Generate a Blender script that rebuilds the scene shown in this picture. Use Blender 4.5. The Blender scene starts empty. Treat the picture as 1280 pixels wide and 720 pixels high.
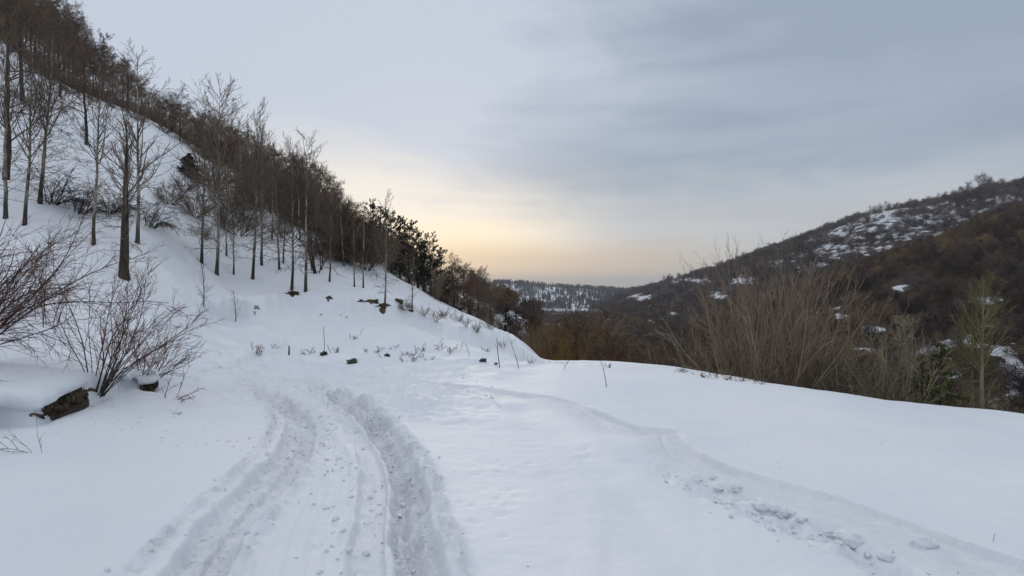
import bpy, math, random
import numpy as np
from mathutils import Vector

rng = np.random.default_rng(11)
random.seed(5)
SC = bpy.context.scene
COL = SC.collection
F = 700.0      # focal length in pixels of a 1280 px wide frame
CAMZ = 1.8

# ------------------------------------------------------------------ camera
cam_d = bpy.data.cameras.new('camera')
cam = bpy.data.objects.new('camera', cam_d)
COL.objects.link(cam)
cam.location = (0, 0, CAMZ)
cam.rotation_euler = (math.radians(90), 0, 0)
cam_d.sensor_width = 36
cam_d.lens = 36 * F / 1280
cam_d.clip_start = 0.05
cam_d.clip_end = 20000
SC.camera = cam

# ------------------------------------------------------------------ exposure
SC.view_settings.view_transform = 'Standard'
SC.view_settings.look = 'None'
SC.view_settings.gamma = 1
SC.view_settings.exposure = 0.0
SC.cycles.max_bounces = 5
SC.cycles.diffuse_bounces = 3
SC.cycles.volume_bounces = 0
SC.cycles.use_adaptive_sampling = True


class NT:
    """small helper to write node trees"""
    def __init__(s, tree):
        s.t = tree; s.n = tree.nodes; s.l = tree.links

    def node(s, typ, **kw):
        nd = s.n.new(typ)
        for k, v in kw.items():
            setattr(nd, k, v)
        return nd

    def put(s, sock, v):
        if hasattr(v, 'is_linked') or hasattr(v, 'links'):
            s.l.new(v, sock)
        else:
            if isinstance(v, tuple) and len(v) == 3 and sock.type == 'RGBA':
                v = (*v, 1)
            sock.default_value = v

    def math(s, op, a, b=0.0, c=None, clamp=False):
        nd = s.node('ShaderNodeMath', operation=op, use_clamp=clamp)
        s.put(nd.inputs[0], a); s.put(nd.inputs[1], b)
        if c is not None: s.put(nd.inputs[2], c)
        return nd.outputs[0]

    def mix(s, f, a, b, blend='MIX'):
        nd = s.node('ShaderNodeMix', data_type='RGBA', blend_type=blend)
        s.put(nd.inputs[0], f); s.put(nd.inputs[6], a); s.put(nd.inputs[7], b)
        return nd.outputs[2]

    def ramp(s, v, lo, hi, a=0.0, b=1.0, smooth=True):
        nd = s.node('ShaderNodeMapRange')
        if smooth: nd.interpolation_type = 'SMOOTHSTEP'
        s.put(nd.inputs[0], v)
        for i, q in zip((1, 2, 3, 4), (lo, hi, a, b)): s.put(nd.inputs[i], q)
        return nd.outputs[0]

    def noise(s, vec, scale, detail=4, rough=0.55, dist=0.0):
        nd = s.node('ShaderNodeTexNoise')
        s.put(nd.inputs['Vector'], vec)
        nd.inputs['Scale'].default_value = scale
        nd.inputs['Detail'].default_value = detail
        nd.inputs['Roughness'].default_value = rough
        nd.inputs['Distortion'].default_value = dist
        return nd.outputs[0]

    def attr(s, name):
        nd = s.node('ShaderNodeAttribute'); nd.attribute_name = name
        return nd.outputs['Fac']


# ------------------------------------------------------------------ sky
SUN_AZ = math.atan((545 - 640) / F)      # the glow behind the cloud, a little left of the view axis
SUN_EL = math.radians(6.5)
W = bpy.data.worlds.new('World'); SC.world = W; W.use_nodes = True
T = NT(W.node_tree); T.n.clear()
out = T.node('ShaderNodeOutputWorld'); bg = T.node('ShaderNodeBackground')
tc = T.node('ShaderNodeTexCoord')
sky = T.node('ShaderNodeTexSky', sky_type='NISHITA')
sky.sun_disc = False; sky.sun_elevation = SUN_EL; sky.sun_rotation = SUN_AZ
sky.air_density = 1.0; sky.dust_density = 2.5; sky.altitude = 1500
nrm = T.node('ShaderNodeVectorMath', operation='NORMALIZE'); T.l.new(tc.outputs['Generated'], nrm.inputs[0])
sep = T.node('ShaderNodeSeparateXYZ'); T.l.new(nrm.outputs[0], sep.inputs[0])
X, Y, Z = sep.outputs
el = T.math('ARCSINE', Z)                         # elevation
zc = T.math('ADD', T.math('MAXIMUM', Z, 0.0), 0.10)
comb = T.node('ShaderNodeCombineXYZ')
T.put(comb.inputs[0], T.math('DIVIDE', X, zc)); T.put(comb.inputs[1], T.math('DIVIDE', Y, zc)); comb.inputs[2].default_value = 3.7
n1 = T.noise(comb.outputs[0], 0.42, 3, 0.5, 0.35)
n2 = T.noise(comb.outputs[0], 1.5, 5, 0.55, 0.8)
comb2 = T.node('ShaderNodeCombineXYZ')            # long low stratus streaks
T.put(comb2.inputs[0], T.math('MULTIPLY', X, 1.2)); T.put(comb2.inputs[1], T.math('MULTIPLY', Y, 1.2)); T.put(comb2.inputs[2], T.math('MULTIPLY', Z, 15.0))
n3 = T.noise(comb2.outputs[0], 1.7, 4, 0.5, 0.4)
cl = T.math('ADD', T.math('MULTIPLY', n1, 0.45), T.math('MULTIPLY', n2, 0.34))
cl = T.math('ADD', cl, T.math('MULTIPLY', n3, 0.21))
cl = T.ramp(cl, 0.30, 0.62)
def lobe(px, py, c0):                             # a heavier bank of cloud in one part of the sky
    v = Vector((px - 640, F, 360 - py)).normalized()
    nd = T.node('ShaderNodeVectorMath', operation='DOT_PRODUCT'); T.l.new(nrm.outputs[0], nd.inputs[0]); nd.inputs[1].default_value = v
    return T.ramp(nd.outputs['Value'], c0, 1.0)
elw = T.math('ADD', el, T.math('MULTIPLY', T.math('SUBTRACT', n2, .5), .16))
heavy = T.math('MULTIPLY', T.ramp(elw, .09, .21), T.ramp(T.math('SUBTRACT', elw, T.math('MULTIPLY', T.math('MAXIMUM', X, 0.0), .45)), .60, .12))
heavy = T.math('MULTIPLY', heavy, T.ramp(T.math('ADD', X, T.math('MULTIPLY', T.math('SUBTRACT', n1, .5), .5)), -.50, .22))
heavy = T.math('MULTIPLY', heavy, T.math('ADD', .42, T.math('MULTIPLY', n2, .75)))
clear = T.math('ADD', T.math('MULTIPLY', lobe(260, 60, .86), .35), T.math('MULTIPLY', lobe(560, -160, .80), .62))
rear = T.math('MULTIPLY', T.ramp(Y, .15, -.5), .6)               # unseen sky behind the view, brightened to light the left slope
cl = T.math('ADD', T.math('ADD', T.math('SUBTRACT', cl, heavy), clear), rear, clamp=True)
gdir = Vector((math.sin(SUN_AZ) * math.cos(SUN_EL), math.cos(SUN_AZ) * math.cos(SUN_EL), math.sin(SUN_EL)))
dt = T.node('ShaderNodeVectorMath', operation='DOT_PRODUCT'); T.l.new(nrm.outputs[0], dt.inputs[0]); dt.inputs[1].default_value = gdir
cosg = dt.outputs['Value']
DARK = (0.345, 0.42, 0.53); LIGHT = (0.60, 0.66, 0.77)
base = T.mix(cl, DARK, LIGHT)
base = T.mix(T.ramp(el, 0.50, 1.1), base, (0.86, 0.90, 0.98))                       # clouds thin out overhead
# paler veil low down, all round, brightened behind the view to light the slope
low = T.ramp(elw, 0.25, 0.07)
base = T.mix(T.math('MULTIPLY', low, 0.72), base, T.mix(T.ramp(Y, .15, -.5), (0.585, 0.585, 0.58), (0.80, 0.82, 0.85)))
# broad pale glow towards the hidden sun
wide = T.ramp(T.math('ADD', cosg, T.math('MULTIPLY', T.math('SUBTRACT', n2, .5), .05)), 0.92, 1.0)
base = T.mix(T.math('MULTIPLY', T.math('MULTIPLY', wide, T.ramp(T.math('ADD', elw, T.math('MULTIPLY', T.math('ADD', X, .1), .30)), 0.25, 0.10)), T.math('ADD', 0.62, T.math('MULTIPLY', n3, 0.5))), base, (1.0, 0.95, 0.86))
mid = T.ramp(cosg, 0.955, 1.0)
midb = T.math('MULTIPLY', mid, T.ramp(el, 0.17, 0.06))
base = T.mix(T.math('MULTIPLY', midb, T.ramp(n3, 0.38, 0.6, 0.45, 1.0)), base, (1.06, 0.88, 0.64))
# warm band close to the horizon, then a grey haze line
band = T.math('MULTIPLY', T.ramp(el, 0.10, 0.045), T.ramp(cosg, 0.82, 0.97))
base = T.mix(T.math('MULTIPLY', band, 0.8), base, (0.65, 0.52, 0.395))
hz = T.ramp(el, 0.035, 0.004)
base = T.mix(T.math('MULTIPLY', hz, 0.75), base, (0.50, 0.50, 0.48))
skyc = T.node('ShaderNodeVectorMath', operation='SCALE'); T.l.new(sky.outputs[0], skyc.inputs[0]); skyc.inputs['Scale'].default_value = 0.10
final = T.mix(0.92, skyc.outputs[0], base)
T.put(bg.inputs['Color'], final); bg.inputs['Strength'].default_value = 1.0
T.l.new(bg.outputs[0], out.inputs[0])

sun_d = bpy.data.lights.new('sun', 'SUN'); sun = bpy.data.objects.new('sun', sun_d); COL.objects.link(sun)
sun_d.energy = 1.2; sun_d.angle = math.radians(16); sun_d.color = (1.0, 0.86, 0.70)
sun.rotation_euler = (-gdir).to_track_quat('-Z', 'Y').to_euler()


# ------------------------------------------------------------------ numpy noise
def _hash(ix, iy, seed):
    h = (ix.astype(np.int64) * 374761393 + iy.astype(np.int64) * 668265263 + seed * 982451653) & 0xffffffff
    h = ((h ^ (h >> 13)) * 1274126177) & 0xffffffff
    h = (h ^ (h >> 16)) & 0xffffffff
    return h / 4294967295.0


def vnoise(x, y, seed=0):
    ix = np.floor(x); iy = np.floor(y); fx = x - ix; fy = y - iy
    u = fx * fx * fx * (fx * (fx * 6 - 15) + 10); v = fy * fy * fy * (fy * (fy * 6 - 15) + 10)
    a = _hash(ix, iy, seed); b = _hash(ix + 1, iy, seed); c = _hash(ix, iy + 1, seed); d = _hash(ix + 1, iy + 1, seed)
    return (a + (b - a) * u) * (1 - v) + (c + (d - c) * u) * v - 0.5


def fbm(x, y, octs=4, seed=0, gain=0.5):
    s = 0.0; a = 1.0
    for o in range(octs):
        s = s + a * vnoise(x, y, seed + o * 17)
        x, y = 1.97 * (0.8 * x - 0.6 * y) + 7.3, 1.97 * (0.6 * x + 0.8 * y) - 3.1
        a *= gain
    return s


def sstep(a, b, x):
    t = np.clip((x - a) / (b - a), 0, 1)
    return t * t * (3 - 2 * t)


def pchip(xk, yk, x):
    xk = np.asarray(xk, float); yk = np.asarray(yk, float)
    h = np.diff(xk); dl = np.diff(yk) / h
    m = np.zeros_like(yk)
    s = dl[1:] * dl[:-1] > 0
    w1 = 2 * h[1:] + h[:-1]; w2 = h[1:] + 2 * h[:-1]
    with np.errstate(divide='ignore', invalid='ignore'):
        hm = (w1 + w2) / (w1 / dl[:-1] + w2 / dl[1:])
    m[1:-1] = np.where(s, hm, 0)
    m[0] = dl[0]; m[-1] = dl[-1]
    i = np.clip(np.searchsorted(xk, x) - 1, 0, len(xk) - 2)
    xx = np.clip(x, xk[0], xk[-1])
    t = (xx - xk[i]) / h[i]
    return ((1 + 2 * t) * (1 - t) ** 2 * yk[i] + t * (1 - t) ** 2 * h[i] * m[i] + t * t * (3 - 2 * t) * yk[i + 1] + t * t * (t - 1) * h[i] * m[i + 1])


# ------------------------------------------------------------------ the lie of the land
# one height profile per bearing: (depth, height) at the same fourteen features - clearing, bank or shoulder, ridge or ravine, the far slopes
def zp(d, py): return CAMZ - (py - 360) / F * d
def p(d, py): return (d, zp(d, py))
TL = [(300, -10), (600, -20), (750, -25), (900, 0), (1400, -60), (6000, -260)]
PROF = {
 -600: [(1, 0), (5, .2), (7, .7), (15, 4), (52, 38), (64, 43), (90, 50), (130, 50)] + TL,
 -200: [(1, 0), (5, .05), (8, .5), (17, 3.3), (58, 35), (70, 40), (95, 46), (130, 46)] + TL,
 -20: [(1, 0), (5.5, 0), (9, .25), (18, 2.9), p(60, 40), (70, 33), (95, 39), (130, 38)] + TL,
 67: [(1, 0), (6, 0), (9.5, .2), (18, 2.5), p(58, 100), (68, 26.7), (92, 32), (130, 30)] + TL,
 180: [(1, 0), (6, -.1), p(13, 440), p(20, 345), p(56, 147), (65, 21), (90, 26), (130, 24)] + TL,
 300: [(1, 0), (6, -.12), p(17, 440), p(24, 382), p(54, 214), (62, 14.6), (85, 17.5), (130, 15)] + TL,
 385: [(1, 0), (6, -.15), p(19, 444), p(27, 368), p(50, 254), (60, 11), (83, 13.5), (130, 11)] + TL,
 440: [(1, 0), (6, -.15), p(19, 445), p(27, 376), p(48, 293), (58, 7.3), p(82, 285), (130, 8)] + TL,
 485: [(1, 0), (6, -.15), p(19, 445), p(27, 385), p(45, 339), (55, 3.6), p(80, 322), (130, 4)] + TL,
 525: [(1, 0), (6, -.15), p(18, 447), p(26, 404), p(42, 363), (52, 1.6), p(78, 345), (140, 0)] + TL,
 564: [(1, 0), (6, -.17), p(17, 449), p(25, 418), p(40, 384), (50, 0.0), p(75, 362), (160, -5), (350, -16)] + TL[1:],
 600: [(1, 0), (6, -.18), p(16, 452), p(24, 426), p(38, 399), (48, -1.9), p(75, 375), (200, -15), (360, -18)] + TL[1:],
 622: [(1, 0), (6, -.18), p(16, 453), p(24, 431), p(38, 411), (46, -3.9), p(78, 384), (260, -24), p(380, 400), (600, -16), (750, -8), p(880, 354), (1400, -60), (6000, -260)],
 655: [(1, 0), (6, -.18), p(16.5, 453), p(22, 446), p(30, 441), (42, -7.5), p(80, 394), (260, -24), p(380, 404), p(600, 392), p(750, 376), p(900, 356), (1400, -60), (6000, -260)],
 673: [(1, 0), (6, -.18), p(15, 460), p(20, 457), (26, -4.2), (48, -13), p(88, 414), (260, -24), p(380, 403), p(600, 391), p(750, 376), p(920, 358), (1400, -60), (6000, -260)],
 700: [(1, 0), (6, -.18), p(14, 463), p(18.5, 457.5), (25, -5), (50, -16), (90, -20), (260, -25), p(380, 401), p(600, 389), p(750, 376), p(950, 360), (1400, -60), (6000, -260)],
 750: [(1, 0), (6, -.16), p(13.5, 463), p(17.5, 456), (24, -5), (48, -16), (85, -19), p(250, 412), p(350, 397), p(600, 382), p(750, 374), p(1000, 362), (1400, -60), (6000, -260)],
 782: [(1, 0), (6, -.16), p(13, 464), p(17, 457), (23, -5), (47, -16), (82, -18), p(230, 416), p(320, 398), p(650, 369), (800, -8), p(1050, 364), (1500, -60), (6000, -260)],
 850: [(1, 0), (6, -.15), p(12, 472), p(16, 462), (22, -5), (44, -15), (75, -16), p(180, 425), p(240, 409), p(520, 350), (700, 5), (1050, 0), (1500, -60), (6000, -260)],
 900: [(1, 0), (6, -.15), p(11.5, 480), p(15, 469), (20.5, -5), (42, -14.5), (72, -14), p(175, 408), p(225, 396), p(480, 336), (650, 10), (1050, 0), (1500, -60), (6000, -260)],
 960: [(1, 0), (5.5, -.15), p(10.5, 493), p(13.8, 478), (19, -5), (40, -14), p(68, 492), p(170, 388), p(212, 382), p(430, 314), (600, 20), (1000, 5), (1500, -60), (6000, -260)],
 1040: [(1, 0), (5, -.14), p(9.6, 505), p(12.8, 488), (18, -5), (38, -13.8), p(65, 498), p(168, 358), p(213, 361), p(395, 288), (600, 25), (1000, 5), (1500, -60), (6000, -260)],
 1100: [(1, 0), (5, -.13), p(9, 518), p(12, 497), (17, -4.5), (36, -13.5), p(62, 506), p(165, 332), p(215, 343), p(370, 267), (600, 30), (1000, 5), (1500, -60), (6000, -260)],
 1180: [(1, 0), (5, -.12), p(8.5, 532), p(11.2, 507), (16, -4.2), (34, -13), p(61, 513), p(168, 300), p(218, 312), p(358, 254), (600, 35), (1000, 5), (1500, -60), (6000, -260)],
 1280: [(1, 0), (5, -.1), p(8, 545), p(10.5, 518), (15, -4), (32, -13), p(60, 520), p(170, 264), p(220, 277), p(350, 234), (550, 40), (1000, 5), (1500, -60), (6000, -260)],
 1500: [(1, 0), (4.5, -.1), (7, -.3), (9, -.7), (13, -4), (29, -12.5), p(56, 520), p(160, 215), p(215, 225), p(340, 190), (520, 50), (1000, 5), (1500, -60), (6000, -260)],
 2000: [(1, 0), (4, -.1), (5.5, -.3), (7, -.7), (10, -4), (24, -12), p(46, 520), p(140, 165), p(190, 175), p(300, 150), (480, 60), (1000, 5), (1500, -60), (6000, -260)],
}
PXS = sorted(PROF)
AZK = np.array([math.atan((q - 640) / F) for q in PXS])
LRK = np.array([[math.log(d / math.cos(a)) for d, z in PROF[q]] for q, a in zip(PXS, AZK)])
ZK = np.array([[z for d, z in PROF[q]] for q in PXS])
NAZ, NLR = 2400, 1100
AZG = np.linspace(-math.pi, math.pi, NAZ)
LRG = np.linspace(math.log(0.6), math.log(5900), NLR)
ZG = np.zeros((NAZ, NLR)); QG = np.zeros((NAZ, NLR))
azc = np.clip(AZG, AZK[0], AZK[-1])
lr_i = np.array([pchip(AZK, LRK[:, k], azc) for k in range(14)]).T
z_i = np.array([pchip(AZK, ZK[:, k], azc) for k in range(14)]).T
# behind the viewer the two ends of the fan close up smoothly
fan = AZK[-1] - AZK[0]
wrap = np.where(AZG > AZK[-1], AZG - AZK[-1], AZG + 2 * math.pi - AZK[-1]) / (2 * math.pi - fan)
outside = (AZG > AZK[-1]) | (AZG < AZK[0])
wb = sstep(0, 1, wrap)
for i in range(NAZ):
    if outside[i]:
        lr_i[i] = lr_i[-1] * 0 + (1 - wb[i]) * np.array([pchip(AZK, LRK[:, k], np.array([AZK[-1]]))[0] for k in range(14)]) + wb[i] * LRK[0]
        z_i[i] = (1 - wb[i]) * ZK[-1] + wb[i] * ZK[0]
for i in range(NAZ):
    ZG[i] = pchip(lr_i[i], z_i[i], LRG)
    QG[i] = np.interp(LRG, lr_i[i], np.arange(14))
# soften along the bearing a touch
for _ in range(2):
    s = ZG.copy(); ZG[1:-1] = (s[:-2] + 2 * s[1:-1] + s[2:]) / 4


def lookup(G, x, y):
    az = np.arctan2(x, y); lr = np.log(np.maximum(np.hypot(x, y), 0.61))
    u = (az + math.pi) / (2 * math.pi) * (NAZ - 1); v = (lr - LRG[0]) / (LRG[-1] - LRG[0]) * (NLR - 1)
    u = np.clip(u, 0, NAZ - 1.001); v = np.clip(v, 0, NLR - 1.001)
    i = u.astype(int); j = v.astype(int); fu = u - i; fv = v - j
    return (G[i, j] * (1 - fu) * (1 - fv) + G[i + 1, j] * fu * (1 - fv) + G[i, j + 1] * (1 - fu) * fv + G[i + 1, j + 1] * fu * fv)


def base_h(x, y):
    r = np.hypot(x, y)
    z = lookup(ZG, x, y)
    k = np.clip((r - 2.5) / 10, 0, 1)
    z = z + (0.05 * k + 0.02) * fbm(x / 2.3, y / 2.3, 3, 3)
    z = z + 0.22 * sstep(14, 40, r) * fbm(x / 4.5, y / 4.5, 4, 9)
    q = lookup(QG, x, y)
    far = sstep(5.5, 7, q)
    z = z + far * (r / 300) ** 0.8 * 4.5 * fbm(x / 38, y / 38, 5, 21) * (1 - .6 * np.exp(-((q - 9) / .5) ** 2)) * (1 - .75 * sstep(9.2, 10.2, q)) * (1 - sstep(11.5, 12.5, q))
    return z


def at_px(px, py, f=None, dmax=3000):
    """where the sight line through a photo pixel meets the ground"""
    f = f or base_h
    d = np.exp(np.linspace(math.log(1.2), math.log(dmax), 1500))
    x = (px - 640) / F * d
    gap = (CAMZ - (py - 360) / F * d) - f(x, d)
    i = np.argmax(gap < 0)
    if gap[i] >= 0: i = len(d) - 1
    return float(x[i]), float(d[i])


def poly_px(pts): return np.array([at_px(*q) for q in pts])


def smooth_line(P, n=60):
    s = np.r_[0, np.cumsum(np.hypot(*np.diff(P, axis=0).T))]
    t = np.linspace(0, s[-1], n)
    return np.stack([pchip(s, P[:, 0], t), pchip(s, P[:, 1], t)], 1)


def dist_line(x, y, L):
    """distance, side (+ = right of the direction of travel) and arc length"""
    best = np.full(x.shape, 1e9); side = np.zeros(x.shape); arc = np.zeros(x.shape); s0 = 0.0
    for a, b in zip(L[:-1], L[1:]):
        dx, dy = b - a; l2 = dx * dx + dy * dy; l = math.sqrt(l2)
        t = np.clip(((x - a[0]) * dx + (y - a[1]) * dy) / l2, 0, 1)
        ex = x - a[0] - t * dx; ey = y - a[1] - t * dy
        d = np.hypot(ex, ey); m = d < best
        best = np.where(m, d, best); side = np.where(m, np.sign(ex * dy - ey * dx), side); arc = np.where(m, s0 + t * l, arc)
        s0 += l
    return best, side, arc


LRUT = smooth_line(poly_px([(215, 760), (240, 715), (285, 650), (335, 600), (368, 560), (376, 535), (364, 513), (342, 496), (322, 482)]))
RRUT = smooth_line(poly_px([(482, 770), (482, 715), (480, 650), (484, 600), (474, 562), (450, 528), (420, 503), (392, 486), (368, 472)]))
RRUT2 = smooth_line(poly_px([(532, 770), (527, 715), (515, 650), (511, 600), (495, 560), (468, 525), (438, 501), (408, 485), (380, 472)]))
MIDT = smooth_line(poly_px([(415, 760), (418, 700), (426, 640), (430, 600), (418, 560), (396, 525), (378, 500)]))
SKI = smooth_line(poly_px([(520, 474), (600, 484), (690, 497), (745, 514), (800, 535), (850, 541), (872, 566), (920, 588), (1020, 616), (1120, 650), (1210, 682), (1300, 715)]), 90)
SKI2 = smooth_line(poly_px([(690, 512), (760, 545), (830, 585), (900, 622), (1000, 665), (1090, 700), (1150, 740)]))
SKI3 = smooth_line(poly_px([(560, 470), (650, 479), (740, 496), (830, 526), (960, 566), (1100, 612), (1280, 668)]))
TRK4 = smooth_line(poly_px([(600, 496), (680, 530), (750, 580), (810, 640), (850, 720), (865, 770)]))
SOFT = smooth_line(poly_px([(640, 520), (700, 560), (770, 610), (830, 665), (880, 740)]))
BANK = smooth_line(np.array([(-9.0, 6.6)] + [at_px(*q) for q in [(-60, 546), (0, 533), (45, 531), (80, 515), (112, 502), (150, 488), (200, 485), (240, 470)]]), 50)
BARC = lambda a, b: float(dist_line(*[np.array([v]) for v in at_px(a, b)], BANK)[2][0])
B0, B1, B2, B3 = BARC(14, 534), BARC(118, 498), BARC(166, 487), BARC(208, 486)
SH1 = smooth_line(poly_px([(230, 402), (300, 394), (335, 388), (365, 381), (410, 382), (450, 391), (480, 398), (515, 404), (560, 420), (610, 432), (645, 446)]))
FAR1 = smooth_line(poly_px([(250, 438), (330, 432), (420, 436), (520, 440)]))
DENTS = []
for (a, b) in [(868, 598), (884, 594), (896, 610), (912, 607), (925, 617), (954, 634), (975, 640), (990, 652), (1040, 668), (1064, 676), (1090, 692), (1120, 705), (1030, 655)]:
    x, y = at_px(a, b); DENTS.append((x, y, 0.08 + rng.random() * 0.05, -0.05 - 0.04 * rng.random()))
for _ in range(46):
    a = rng.uniform(560, 660); b = rng.uniform(485, 715); x, y = at_px(a, b); DENTS.append((x, y, rng.uniform(.03, .07), -rng.uniform(.005, .015)))
for _ in range(60):
    a = rng.uniform(260, 620); b = rng.uniform(446, 480); x, y = at_px(a, b); DENTS.append((x, y, rng.uniform(.10, .28), rng.uniform(-.05, .035)))
for _ in range(28):
    a = rng.uniform(560, 760); b = rng.uniform(480, 600); x, y = at_px(a, b); DENTS.append((x, y, rng.uniform(.05, .13), -rng.uniform(.004, .014)))
# old hollows where trees and melt holes open the snow on the bank
HOLES = []
for (a, b, w) in [(365, 379, .9), (410, 380, .6), (319, 390, .45), (451, 389, .5), (464, 392, .9), (480, 396, .9), (497, 393, .8), (512, 400, .6)]:
    x, y = at_px(a, b); HOLES.append((x, y, w))


def ground(x, y, want=False):
    x = np.asarray(x, float); y = np.asarray(y, float); sh = x.shape
    x = np.atleast_1d(x).ravel(); y = np.atleast_1d(y).ravel()
    z = base_h(x, y); road = np.zeros_like(z); rough = np.zeros_like(z); earth = np.zeros_like(z)
    r = np.hypot(x, y); m = (r < 34) & (y > -6)
    if m.any():
        X_, Y_ = x[m], y[m]; zz = np.zeros(X_.shape)
        dl, sl, al = dist_line(X_, Y_, LRUT); dr, sr, ar = dist_line(X_, Y_, RRUT); d2, s2, a2 = dist_line(X_, Y_, RRUT2)
        dm, sm_, am = dist_line(X_, Y_, MIDT)
        wob = 0.05 * fbm(X_ / .35, Y_ / .35, 3, 31); wob2 = 0.07 * fbm(X_ / .5, Y_ / .5, 3, 35)
        fade = 1 - sstep(9.5, 15, Y_)
        # the whole lane is pressed down between the ruts
        lane = np.minimum(dl, dr)
        inside = ((sl > 0) & (sr < 0)) | (dl < .3) | (dr < .35)
        lanem = np.where(((sl > 0) & (sr < 0)), 1.0, 0.0) * sstep(0, .12, np.minimum(dl, dr) + .1)
        L = 1 - sstep(.17, .23, dl + wob); R = 1 - sstep(.22, .30, dr + wob2); R2 = 1 - sstep(.12, .20, d2 + wob)
        M_ = 1 - sstep(.04, .12, dm + wob)
        zz -= fade * (.045 * lanem)
        zz -= fade * (.115 * L)
        zz -= fade * (.10 * R)
        zz -= fade * (.11 * R2)
        zz -= fade * .022 * M_ * sstep(-.2, .15, fbm(X_ / .5, Y_ / .5, 2, 69))
        zz += fade * .022 * np.exp(-((dm - .17) / .06) ** 2) * (fbm(X_ / .12, Y_ / .12, 3, 71) + .3)
        # thrown-up rims
        rim = np.exp(-((dl - .36) / .07) ** 2) * (sl < 0)
        zz += fade * rim * (.04 + .14 * fbm(X_ / .16, Y_ / .16, 3, 41))
        rim2 = np.exp(-((d2 - .25) / .09) ** 2) * (s2 > 0)
        zz += fade * rim2 * (.05 + .13 * fbm(X_ / .22, Y_ / .22, 4, 43))
        rim3 = np.exp(-((dl - .30) / .07) ** 2) * (sl > 0)
        zz += fade * rim3 * (.02 + .11 * fbm(X_ / .15, Y_ / .15, 3, 45))
        # churned floor
        zz += fade * R2 * (.07 * fbm(X_ / .10, Y_ / .10, 4, 51) + .075 * fbm(d2 / .05, a2 / .5, 4, 52))
        zz += fade * L * .055 * fbm(X_ / .10, Y_ / .10, 4, 53)
        zz += fade * R * (.007 * np.sin(ar * 2 * math.pi / .075 + 3 * fbm(X_ / .3, Y_ / .3, 2, 5)) * sstep(-.1, .2, fbm(X_ / .5, Y_ / .5, 2, 8) + .15) + .012 * fbm(X_ / .06, Y_ / .2, 3, 55))
        # streaks running along the lane
        zz += fade * lanem * (.018 * np.abs(fbm(X_ / .16, Y_ / .16, 3, 59)) * sstep(-.1, .3, fbm(X_ / .7, Y_ / .9, 2, 60))) + fade * lanem * .018 * fbm(dr / .05, ar / 1.3, 3, 57)
        far = sstep(7.5, 10.5, Y_) * (1 - sstep(16, 19, Y_)) * (1 - sstep(3, 5, np.abs(X_ + 5.2 + (Y_ - 12) * .25)))
        zz += far * (.13 * fbm(X_ / .42, Y_ / .55, 4, 61) + .06 * fbm(X_ / .16, Y_ / .2, 3, 62) - .10 * np.abs(fbm(X_ / .5, Y_ / .35, 3, 65)))
        road_ = np.clip(fade * (lanem * .45 + L * .8 + R * .7 + R2 * 1.0), 0, 1)
        pt = np.clip(.8 + 1.3 * fbm(X_ / .45, Y_ / .6, 3, 63), .08, 1)
        rough_ = np.clip(fade * ((L * .6 + R2 * 1.0 + rim2 * .8 + rim * .9 + rim3 * .4) * pt + .12 * R) + far * .35 * pt, 0, 1)
        # ski and sledge marks on the right
        d, s, a = dist_line(X_, Y_, SKI)
        on = sstep(0, 2, a)
        wid = .12 + .30 * sstep(4, 12, a)
        zz += on * np.where(s < 0, .022 * (1 - sstep(0, .5, d)), .022 - .022 * sstep(0, wid * 4, d) - (.055 + .06 * vnoise(a / .9, a * 0, 4)) * sstep(0, .05, d + .02 * vnoise(a / .15, a * 0, 14)) * (1 - sstep(wid, wid * 3.5, d)))
        zz += on * .05 * fbm(X_ / .25, Y_ / .25, 3, 66) * (1 - sstep(.05, .25, np.abs(d - .12))) * (s > 0) * .5
        crk = np.abs(d - .16 - .22 * (vnoise(a / 1.4, a * 0, 24) + .3) * sstep(5, 9, a))
        zz -= on * .035 * (1 - sstep(.0, .035, crk)) * sstep(-.05, .15, vnoise(a / .8, a * 0, 26) + .05) * (s > 0)
        rough_ = np.maximum(rough_, .32 * on * (1 - sstep(.1, .5, np.abs(d - .25))) * (s > 0))
        road_ = np.maximum(road_, .8 * on * (1 - sstep(.15, .5, np.abs(d - .25))) * (s > 0))
        d, s, a = dist_line(X_, Y_, SKI2)
        zz -= .035 * np.exp(-(d / .22) ** 2) * sstep(0, 1.5, a)
        nb = np.exp(-(d / .16) ** 2) * sstep(2.5, 4.2, a)
        zz += nb * .10 * np.maximum(fbm(X_ / .14, Y_ / .14, 3, 77), -.25)
        rough_ = np.maximum(rough_, nb * .4)
        d, s, a = dist_line(X_, Y_, SOFT)
        zz -= .05 * np.exp(-(d / .5) ** 2) * sstep(0, 2, a)
        zz += .03 * np.exp(-((d - .9) / .35) ** 2) * (s < 0)
        for LN, dp_, wd_ in ((SKI3, .022, .05), (TRK4, .030, .16)):
            d, s, a = dist_line(X_, Y_, LN)
            zz += (-dp_ * np.exp(-(d / wd_) ** 2) + .35 * dp_ * np.exp(-((d - 2 * wd_) / wd_) ** 2)) * sstep(0, 2, a) * (.6 + vnoise(a / 1.3, a * 0, 97))
        # the cut bank on the left: a step up
        d, s, a = dist_line(X_, Y_, BANK)
        up = np.where(s < 0, 1.0, -1.0) * d
        tall = .16 + .34 * (1 - sstep(B1 - .1, B1 + 1.0, a)) + .12 * np.exp(-((a - (B2 + B3) / 2) / .7) ** 2)
        tall = tall * (1 - sstep(B3, B3 + 2.5, a))
        edge = up + .16 * fbm(X_ / .6, Y_ / .6, 3, 15)
        zz += tall * (.78 * sstep(-.03, .14, edge) + .22 * sstep(.1, .9, up))
        open_ = sstep(B0 - .2, B0 + 1.0, a) * (1 - sstep(B1 - .7, B1 + .2, a)) + sstep(B2, B2 + .15, a) * (1 - sstep(B3 - .15, B3, a))
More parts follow.
